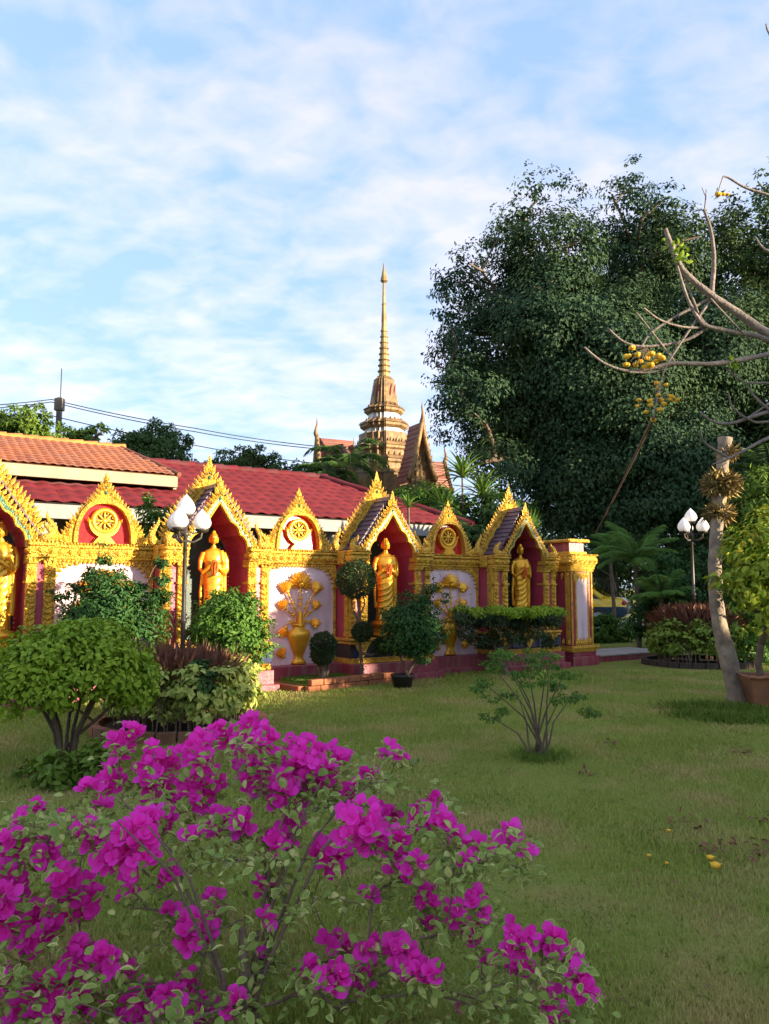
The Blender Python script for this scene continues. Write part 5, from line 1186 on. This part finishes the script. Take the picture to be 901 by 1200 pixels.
for k in range(3): b.lathe([(.12, 0), (.13, .015), (.12, .03)], (c.x, c.y, c.z-.05+k*.03), 14)
b.build('binding', M['twig'], ct)
# planter
pl0 = gnd(866, 826); pn = empty('planter', (pl0.x+.02, 9.75, 0), R(-6)); tag(pn, 'long brown terracotta planter trough at the right edge', 'planter')
b = MB(); b.add([(0, 0, 0), (2.6, 0, 0), (2.6, .55, 0), (.1, .55, 0), (-.10, -.08, .40), (2.7, -.08, .40), (2.7, .63, .40), (-.05, .63, .40), (-.04, -.02, .40), (2.64, -.02, .40), (2.64, .57, .40), (.0, .57, .40), (.0, .02, .30), (2.6, .02, .30), (2.6, .53, .30), (.05, .53, .30)],
    [(3, 2, 1, 0), (0, 1, 5, 4), (1, 2, 6, 5), (2, 3, 7, 6), (3, 0, 4, 7), (4, 5, 9, 8), (5, 6, 10, 9), (6, 7, 11, 10), (7, 4, 8, 11), (8, 9, 13, 12), (9, 10, 14, 13), (10, 11, 15, 14), (11, 8, 12, 15), (12, 13, 14, 15)]); b.build('trough', M['terra'], pn)
b = MB(); b.tube([(-.11+k*.04, -.09, .405+.006*math.sin(k*1.6)) for k in range(71)], .024, 6); b.build('rope_rim', M['terra'], pn); MB().box(.06, 2.58, .03, .52, .25, .34).build('soil', M['soil'], pn)
# sunny shrub
base = Vector((at(888, 690, 9.9).x, 9.9, .30)); bl = px_blobs([(880, 640, 26), (900, 625, 30), (870, 665, 22), (855, 650, 16), (893, 680, 28), (845, 680, 14), (918, 660, 30), (868, 700, 16), (900, 715, 22), (833, 668, 8), (930, 700, 35)], 9.7, .25)
ss = plant('sunny_shrub', 'yellow green shrub with large sunlit leaves growing from the brown planter', 'shrub', base, bl, 3600, .11, .36, 'sungold', 'bark', r_tip=.006, ntw=50, nsub=16, subr=.5, parts=300, down=.35, start=[base+Vector((-.05, 0, .25)), base+Vector((.0, 0, .5))])

# ============================================================= bare branch tree with yellow flowers, cord
YC = 5.0; bt = empty('bare_flowering_tree', (3.75, 5.1, 0)); tag(bt, 'leafless branches with yellow flower clusters reaching in from the right', 'tree'); off = Vector(bt.location)
def brp(lst, r0, r1, Ys=0.0, Ye=0.0, n=5):
    P = [at(x, y, YC+Ys+(Ye-Ys)*i/(len(lst)-1)) for i, (x, y) in enumerate(lst)]; o_ = []
    for i in range(len(P)-1):
        p0, p1, p2, p3 = P[max(i-1, 0)], P[i], P[i+1], P[min(i+2, len(P)-1)]
        for k in range(n):
            t = k/n; o_.append(.5*((2*p1)+(-p0+p2)*t+(2*p0-5*p1+4*p2-p3)*t*t+(-p0+3*p1-3*p2+p3)*t**3)-off)
    o_.append(P[-1]-off); m = len(o_); return o_, [(r0+(r1-r0)*k/(m-1))*(1+.08*math.sin(k*2.3)) for k in range(m)]
br = [([(779, 268), (785, 285), (799, 316), (830, 344), (864, 367), (901, 392), (1000, 448)], .013, .034), ([(824, 245), (833, 273), (836, 307), (833, 345)], .008, .017), ([(827, 222), (826, 235), (825, 247)], .003, .006), ([(822, 220), (826, 230)], .003, .003),
      ([(793, 312), (805, 350), (819, 375), (830, 383), (864, 390), (901, 399), (1000, 448)], .008, .022), ([(799, 316), (812, 352), (820, 372), (829, 382)], .007, .010), ([(684, 407), (708, 426), (737, 435), (765, 431), (788, 426), (839, 426), (901, 415), (1000, 392)], .007, .020), ([(711, 384), (731, 401), (756, 406), (799, 400), (826, 386)], .007, .011),
      ([(754, 361), (773, 375), (799, 383), (826, 384)], .006, .009), ([(751, 407), (762, 390), (793, 370), (832, 350)], .006, .011), ([(745, 366), (768, 395), (790, 424)], .005, .007), ([(765, 489), (775, 443), (785, 421), (805, 390), (832, 352)], .004, .010), ([(737, 436), (765, 436), (788, 428)], .006, .006),
      ([(819, 482), (833, 493), (856, 496), (901, 482), (1000, 452)], .006, .014), ([(853, 460), (858, 477), (878, 492), (901, 494), (1000, 480)], .005, .010), ([(875, 453), (901, 480), (1000, 545)], .006, .012), ([(819, 505), (825, 519), (852, 536)], .006, .009), ([(835, 544), (852, 538), (877, 525), (901, 513), (1000, 470)], .005, .014),
      ([(850, 432), (873, 448), (901, 449), (1000, 455)], .005, .010), ([(841, 225), (845, 212), (850, 207), (873, 220), (901, 229), (1000, 262)], .003, .012), ([(885, 278), (893, 290), (910, 298), (1000, 330)], .005, .012), ([(832, 350), (860, 380), (880, 400)], .006, .006), ([(897, 28), (901, 40), (925, 80), (1000, 150)], .004, .012), ([(861, 430), (856, 425)], .003, .002), ([(860, 495), (875, 490), (905, 470)], .006, .008)]
tb = MB()
for i, (l, r0, r1) in enumerate(br): p_, q_ = brp(l, r0, r1, rnd.uniform(-.1, .1) if i > 4 else 0, .05); tb.tube(p_, q_, 8)
tb.tube([(0, 0, -.05), (.02, 0, 1.0), (-.05, 0, 2.0), (-.25, -.05, 2.7), at(1000, 448, 5.05)-off], [.12, .10, .085, .06, .04], 12)
tr_ = at(1000, 448, 5.05)-off
for (x, y) in ((1000, 392), (1000, 452), (1000, 480), (1000, 545), (1000, 470), (1000, 455), (1000, 262), (1000, 330), (1000, 150)):
    e = at(x, y, 5.05)-off; s_ = Vector((-.25, -.05, 2.7)) if y > 350 else tr_; tb.tube([s_, s_.lerp(e, .5)+Vector((.08, 0, 0)), e], [.035, .022, .014], 8)
tb.build('branches', M['greybark'], bt)
def blossom(c, r, mm='yellow'):
    b = MB(); c = Vector(c)-off
    b.ball(c, (r*.8, r*.8, r*.7), 8, 6)
    for k in range(5):
        a = k*2*PI/5+rnd.random(); e = rnd.uniform(-.5, .9); d = Vector((math.cos(a)*math.cos(e), math.sin(a)*math.cos(e), math.sin(e))); b.ball(c+d*r*.5, (r*.65, r*.65, r*.6), 8, 5)
    b.build('blossom', M[mm], bt)
fl1 = [(734, 418), (739, 408), (733, 427), (748, 416), (751, 424), (757, 420), (762, 428), (766, 424), (770, 417), (755, 430), (744, 428), (764, 415), (774, 420)]
fl2 = [(748, 469), (746, 476), (768, 449), (779, 451), (770, 455), (773, 469), (770, 463), (783, 464), (788, 465), (793, 469), (773, 480), (762, 475), (756, 483), (765, 492), (760, 470), (778, 474), (785, 468)]
for x, y in fl1: blossom(at(x+rnd.uniform(-1.5, 1.5), y, 5.0+rnd.uniform(-.08, .08)), rnd.uniform(.018, .028))
for x, y in fl2: blossom(at(x+rnd.uniform(-1, 1), y, 5.0+rnd.uniform(-.06, .06)), rnd.uniform(.013, .020))
for x, y, r in ((841, 228, .022), (847, 228, .015), (852, 228, .012)): blossom(at(x, y, 5.0), r)
st = MB()
for x, y in fl2: st.tube([at(768, 468, 5.0)-off, at((768+x)/2, (466+y)/2+2, 5.0)-off, at(x, y, 5.0)-off], .0022, 4)
for x, y in fl1: st.tube([at(757, 408, 5.0)-off, at((755+x)/2, (412+y)/2-2, 5.0)-off, at(x, y, 5.0)-off], .0022, 4)
st.build('flower_stalks', M['twig'], bt)
P = []; 
for x, y, n_, s in ((789, 293, 16, 7), (797, 300, 12, 6), (803, 303, 6, 5), (858, 428, 9, 5), (862, 432, 5, 4)):
    for _ in range(n_): P.append(tuple(at(x+rnd.gauss(0, s*.7), y+rnd.gauss(0, s*.7), 5+rnd.gauss(0, .03))-off))
P = np.array(P); leaves('young_leaves', P, rdir(len(P))+[0, 0, .2], rdir(len(P)), .05, .028, M['sungold'], bt, True)
MB().tube([at(765, 490, 5.0), at(731, 560, 9.0), at(697, 626, 14.0)], .012, 6).build('support_cord', M['cord'], None, label='brown cord slanting down from the lower yellow flowers', cat='cord')

# ============================================================= bougainvillea
FL = [(148, 866, 20), (186, 896, 25), (135, 911, 18), (261, 862, 18), (291, 852, 16), (308, 871, 18), (232, 883, 22), (236, 921, 25), (190, 925, 22), (105, 925, 9), (75, 957, 8), (44, 946, 8), (25, 959, 10), (152, 997, 34), (101, 980, 15),
      (257, 965, 14), (285, 965, 14), (325, 989, 18), (224, 982, 8), (202, 959, 12), (304, 913, 20), (333, 925, 18), (358, 887, 22), (375, 908, 16), (295, 892, 18), (13, 993, 15), (55, 997, 18), (13, 1031, 20), (76, 1031, 15), (97, 1052, 22), (42, 1090, 26),
      (4, 1056, 14), (8, 1081, 16), (156, 1043, 10), (194, 1027, 9), (198, 1069, 7), (228, 1094, 20), (249, 1073, 10), (312, 1037, 9), (253, 1048, 7), (306, 1119, 6), (312, 1077, 6), (361, 1136, 10), (97, 1124, 20), (122, 1128, 16), (63, 1170, 30),
      (97, 1166, 24), (4, 1145, 12), (156, 1136, 7), (164, 1178, 22), (202, 1174, 15), (228, 1153, 13), (236, 1178, 14), (274, 1178, 9), (25, 1185, 18), (360, 894, 20), (395, 885, 13), (356, 915, 16), (430, 907, 11), (455, 878, 6), (468, 889, 8),
      (507, 930, 8), (425, 972, 28), (391, 1002, 22), (460, 993, 18), (455, 954, 14), (495, 959, 18), (516, 967, 11), (481, 1013, 9), (468, 1028, 11), (438, 1051, 7), (501, 1054, 12), (499, 1075, 9), (559, 995, 14), (546, 1010, 7), (533, 984, 7),
      (596, 980, 9), (611, 1000, 9), (559, 1062, 12), (533, 1071, 12), (555, 1088, 15), (605, 1101, 16), (650, 1106, 14), (665, 1125, 9), (570, 1132, 8), (607, 1132, 15), (681, 1155, 17), (642, 1170, 12), (652, 1190, 8), (473, 1119, 20), (486, 1140, 13),
      (503, 1145, 9), (410, 1114, 13), (432, 1108, 10), (391, 1106, 9), (391, 1147, 15), (421, 1138, 17), (360, 1136, 8), (533, 1179, 4), (330, 989, 12), (-30, 1030, 25), (-35, 1100, 25), (-20, 1160, 22), (345, 955, 10), (410, 930, 10), (170, 960, 14), (120, 950, 8)]
bbase = Vector((-.46, 2.62, 0)); bv = empty('bougainvillea', bbase); tag(bv, 'magenta flowering bougainvillea with cream edged leaves in the foreground', 'flowering shrub')
def bdepth(x, y): return 2.75 - .0007*(y-1000) - .00015*abs(x-300) + (.25 if y < 960 else 0)
flw = []; tips = []
for x, y, r in FL:
    r *= 1.12
    Y = bdepth(x, y)+rnd.uniform(-.18, .18); c = at(x, y, Y); tips.append((c, r*Y/900)); m = max(1, int((r/4.3)**2))
    for _ in range(m):
        d = Vector((rnd.gauss(0, 1), rnd.gauss(0, 1), rnd.gauss(0, 1))).normalized()*rnd.random()**.5*r*Y/900*.85; flw.append((c+d-bbase, (d.normalized()*.5+Vector((rnd.uniform(-.4, .4), -.55, .65+rnd.uniform(-.3, .3)))).normalized()))
def flower_mesh(v):
    b = MB(); rr = random.Random(v)
    for k in range(3):
        a = k*2*PI/3+rr.uniform(-.2, .2); op = rr.uniform(.35, .9); L = .040*rr.uniform(.85, 1.1); W = .018*rr.uniform(.95, 1.2); ca, sa = math.cos(a), math.sin(a); vs = []
        for t, wv in ((0, .25), (.3, .95), (.62, 1.0), (.85, .6), (1, .05)):
            rad_ = .002+L*t*math.sin(op)+.004*t*t; z = L*t*math.cos(op); wb_ = .003*math.sin(t*7+rr.random()*6)
            for s in (-1, 0, 1): ww = W*wv*s; vs.append((ca*rad_-sa*ww, sa*rad_+ca*ww, z+(0 if s == 0 else .0045*wv)+wb_*s))
        fs = []
        for i in range(4): fs += [(3*i, 3*i+1, 3*i+4, 3*i+3), (3*i+1, 3*i+2, 3*i+5, 3*i+4)]
        b.add(vs, fs, 0, True)
    b.tube([(0, 0, 0), (.0008, 0, .014), (.001, 0, .019)], [.0014, .0014, .0022], 5, 1 if v % 4 == 0 else 0); me = b.mesh('flower'); me.materials.append(M['bract']); me.materials.append(M['flowerwhite']); return me, b
FM = [flower_mesh(v) for v in range(8)]
flw.sort(key=lambda f: (f[0]+bbase-cam.location).length); rest = MB()
for i, (p, d) in enumerate(flw):
    me, mb_ = FM[rnd.randrange(8)]; qn = d.to_track_quat('Z', 'Y'); s = rnd.uniform(.65, 1.05)
    if i < 300:
        o = bpy.data.objects.new('flower', me); COL.objects.link(o); o.parent = bv; o.location = p; o.rotation_euler = (qn @ Vector((0, 0, 1)).to_track_quat('Z', 'Y')).to_euler(); o.scale = (s, s, s)
    else:
        Mx = Matrix.Translation(p) @ qn.to_matrix().to_4x4() @ Matrix.Scale(s, 4); rest.add(mb_.v, mb_.f, 0, True, Mx)
rest.build('flowers', [M['bract']], bv, kind='stuff')
# extra leafy twig ends
ext = [(x+rnd.uniform(-18, 18), y+rnd.uniform(4, 26)) for x, y, r in FL for _ in range(2)] + [(rnd.uniform(-40, 640), rnd.uniform(1110, 1230)) for _ in range(46)] + [(355+k*9, 955-k*4+rnd.uniform(-8, 8)) for k in range(12)] + [(230+k*9, 1010+rnd.uniform(-8, 8)) for k in range(10)] + [(20+k*12, 975+rnd.uniform(-10, 10)) for k in range(9)] + [(570+k*9, 1170+rnd.uniform(-20, 20)) for k in range(9)] + [(520+k*8, 1030-k*3) for k in range(10)] + [(330+k*12, 1055+rnd.uniform(-15, 15)) for k in range(8)]
ex = [at(x, y, bdepth(x, y)+rnd.uniform(-.25, .25)) for x, y in ext]
tgt = [c-bbase for c, r in tips]+[c-bbase for c in ex]; tgt = [t for t in tgt if t.z > .15]
stt = [Vector((.03, 0, .22)), Vector((.0, .02, .42))]
tubes(grow((0, 0, 0), tgt, .0014, .08, 5, rpow=.30, start=stt, up=.10, wob=.06), 'branches', M['twig'], bv, 6)
bs = MB()
for k in range(7):
    a = rnd.uniform(0, 2*PI); bs.tube([(0.01*k-.03, 0, 0), (.10*math.cos(a), .08*math.sin(a), .3), (.28*math.cos(a), .2*math.sin(a), .62), (.5*math.cos(a), .3*math.sin(a), .8)], [.008, .007, .005, .002], 7)
bs.tube([(0, 0, 0), (.01, 0, .2), (0, 0, .40)], [.022, .018, .012], 10); bs.build('main_stem', M['twig'], bv)
# variegated leaves
def vleaf(v):
    rr = random.Random(v+50); L = 1.0; W = .27*rr.uniform(.85, 1.15); cu = rr.uniform(-.1, .35); out_ = [(0, 0), (.22, .75), (.5, 1), (.78, .62), (1, 0)]; vs = [(0, 0, 0)]
    O = [(0, 0)] + [(W*w_, t) for t, w_ in out_[1:4]] + [(0, 1)] + [(-W*w_, t) for t, w_ in out_[3:0:-1]]; jx, jy, js = rr.uniform(-.05, .05), rr.uniform(-.04, .06), rr.uniform(.45, .85); I = [(x*js+jx*W/.27, .08+.78*y+jy*(1-abs(2*y-1))) for x, y in O]
    def z(x, y): return -cu*y*y*.6+abs(x)*.5
    vs = [(x, y, z(x, y)) for x, y in O]+[(x, y, z(x, y)) for x, y in I]; n = 8; fs = [[k, (k+1) % n, n+(k+1) % n, n+k] for k in range(n)]; f2 = [[n, n+1, n+7], [n+1, n+2, n+6, n+7], [n+2, n+3, n+5, n+6], [n+3, n+4, n+5]]
    b = MB(); b.add(vs, fs, 0 if v % 2 == 0 else 1); b.add(vs, f2, 1 if v == 4 else 0); return b
VL = [vleaf(v) for v in range(9)]; VM = []
for b_ in VL: me = b_.mesh('leaf'); me.materials.append(M['bleaf']); me.materials.append(M['bcream']); VM.append(me)
lv = []
for c, r in tips:
    for _ in range(11+int(r*300)): d = Vector((rnd.gauss(0, 1), rnd.gauss(0, 1), rnd.gauss(0, .8))); lv.append(c-bbase+d*(r*.62+.012)-Vector((0, 0, r*.55)))
for c in ex:
    for _ in range(11): lv.append(c-bbase+Vector((rnd.gauss(0, .036), rnd.gauss(0, .04), rnd.gauss(0, .024))))
lv.sort(key=lambda p: (p+bbase-cam.location).length); rest = MB()
for i, p in enumerate(lv):
    d = Vector((rnd.gauss(0, 1), rnd.gauss(0, 1), rnd.gauss(.15, .6))).normalized(); nn = Vector((rnd.gauss(0, .5), rnd.gauss(-.3, .5), 1)); sd = d.cross(nn).normalized(); nn = sd.cross(d); s = rnd.uniform(.025, .050)
    Mx = Matrix.Translation(p) @ Matrix((sd, d, nn)).transposed().to_4x4() @ Matrix.Diagonal((s*rnd.uniform(.7, 1.2), s, s, 1)); k = rnd.randrange(9)
    if i < 300: o = bpy.data.objects.new('leaf', VM[k]); COL.objects.link(o); o.parent = bv; o.matrix_local = Mx
    else:
        b_ = VL[k]; nv = len(rest.v); rest.v.extend([tuple(Mx @ Vector(q_)) for q_ in b_.v]); rest.f.extend([[j+nv for j in f] for f in b_.f]); rest.m.extend(b_.m); rest.s.extend(b_.s)
rest.build('foliage', [M['bleaf'], M['bcream']], bv, kind='stuff')

# ============================================================= litter on the lawn
def litter(x, y, r, lab, n=14):
    g = gnd(x, y); P = np.array([[rnd.gauss(0, r), rnd.gauss(0, r), .012+rnd.random()*.03] for _ in range(n)]); o = leaves('dead_leaves', P, rdir(n)*[1, 1, .35], rdir(n)*.6+[0, 0, 1], .035+.03*rng.random(n), .024, M['deadleaf'], None, True, kind=None); o.location = (g.x, g.y, 0); tag(o, lab, 'dead leaves', 'small heaps of dead brown leaves on the lawn')
for x, y, r, lab in ((685, 910, .06, 'brown leaf heap just right below the sparse shrub'), (870, 883, .06, 'brown leaves on the lawn below the planter'), (805, 970, .08, 'dark dead leaf clump above the yellow fallen flowers'), (866, 992, .06, 'dead leaves right of the yellow fallen flowers'), (893, 1008, .09, 'dead leaf heap at the right frame edge'), (897, 965, .06, 'dead leaves at the right edge, higher up'),
                     (830, 997, .04, 'small brown clump just above the fallen flowers'), (800, 832, .14, 'dry brown patch left of the long grass'), (770, 832, .05, 'single dark leaf far out near the long grass'), (718, 874, .05, 'small brown scrap right of the sparse shrub')): litter(x, y, r, lab, 12 if r < .1 else 34)
for i, (x, y, r, lab) in enumerate(((838, 1018, .028, 'larger yellow flower fallen on the lawn at right'), (832, 1008, .022, 'yellow flower fallen just behind the larger one'), (783, 975, .014, 'tiny yellow flower near the dark leaf clump'), (760, 1004, .012, 'tiny yellow flower fallen furthest left'), (781, 1013, .011, 'tiny yellow petal in the middle of the right lawn'))):
    g = gnd(x, y); b = MB(); b.ball((0, 0, r*.6), (r, r, r*.7), 8, 5)
    for k in range(5): a = k*1.256; b.flame((0, 0, r*.6), (math.cos(a), math.sin(a), .35), (0, 0, 1), r*1.4, r, r*.2)
    b.build('fallen_flower', M['yellow'], None, label=lab, cat='flower', group='yellow flowers fallen on the lawn').location = (g.x, g.y, 0)

# ============================================================= unseen trees added right and behind the viewer to shade lawn, wall and temple
rnd.seed(3); rng = np.random.default_rng(3)
def shade(lab, x, y, z, r, n, name='tree'):
    n = int(n*1.6)
    bl = [(Vector((x+rnd.uniform(-.5, .5)*r, y+rnd.uniform(-.6, .6)*r, z+rnd.uniform(-.45, .5)*r)), r*rnd.uniform(.5, .7)) for _ in range(7)]
    plant(name, lab, 'tree', (x, y, 0), bl, n, .46, .75, 'bigleaf2', group='shade trees added outside the frame', r_tip=.04, ntw=30, stem='trunk', crown='crown', nsub=40, subr=.4, bias=.3)
ex_, ey_ = .39, .92
def sq(q, dist): return (q*ex_ + dist*.92, q*ey_ - dist*.39)
for i, (qq, dist, z, r) in enumerate(((.3, 19, 3.0, 3.6), (3.6, 20, 3.2, 2.9), (13.7, 20, 2.9, 1.9), (14.0, 24, 5.6, 1.9), (21.3, 24, 4.5, 3.6), (25.5, 26, 6, 5.0), (41, 24, 9, 6.5))):
    x, y = sq(qq, dist); shade('leafy shade tree added outside the frame at right to block the sun', x, y, z, r, 9000)
# unseen hedge added to keep the sun off the lawn, not the wall
n = 26000; t = rng.random(n)*6.4+6.4; hh = 3.75*rng.random(n)**.8; dd = 18.6+.9*rng.random(n); P = np.stack([t*ex_+dd*.92, t*ey_-dd*.39, hh], 1)
o = leaves('sun_block_hedge', P, rdir(n), rdir(n), .26, .16, M['bigleaf2'], None, kind='stuff'); tag(o, 'tall unseen hedge added right of the lawn to block the low sun', 'hedge')
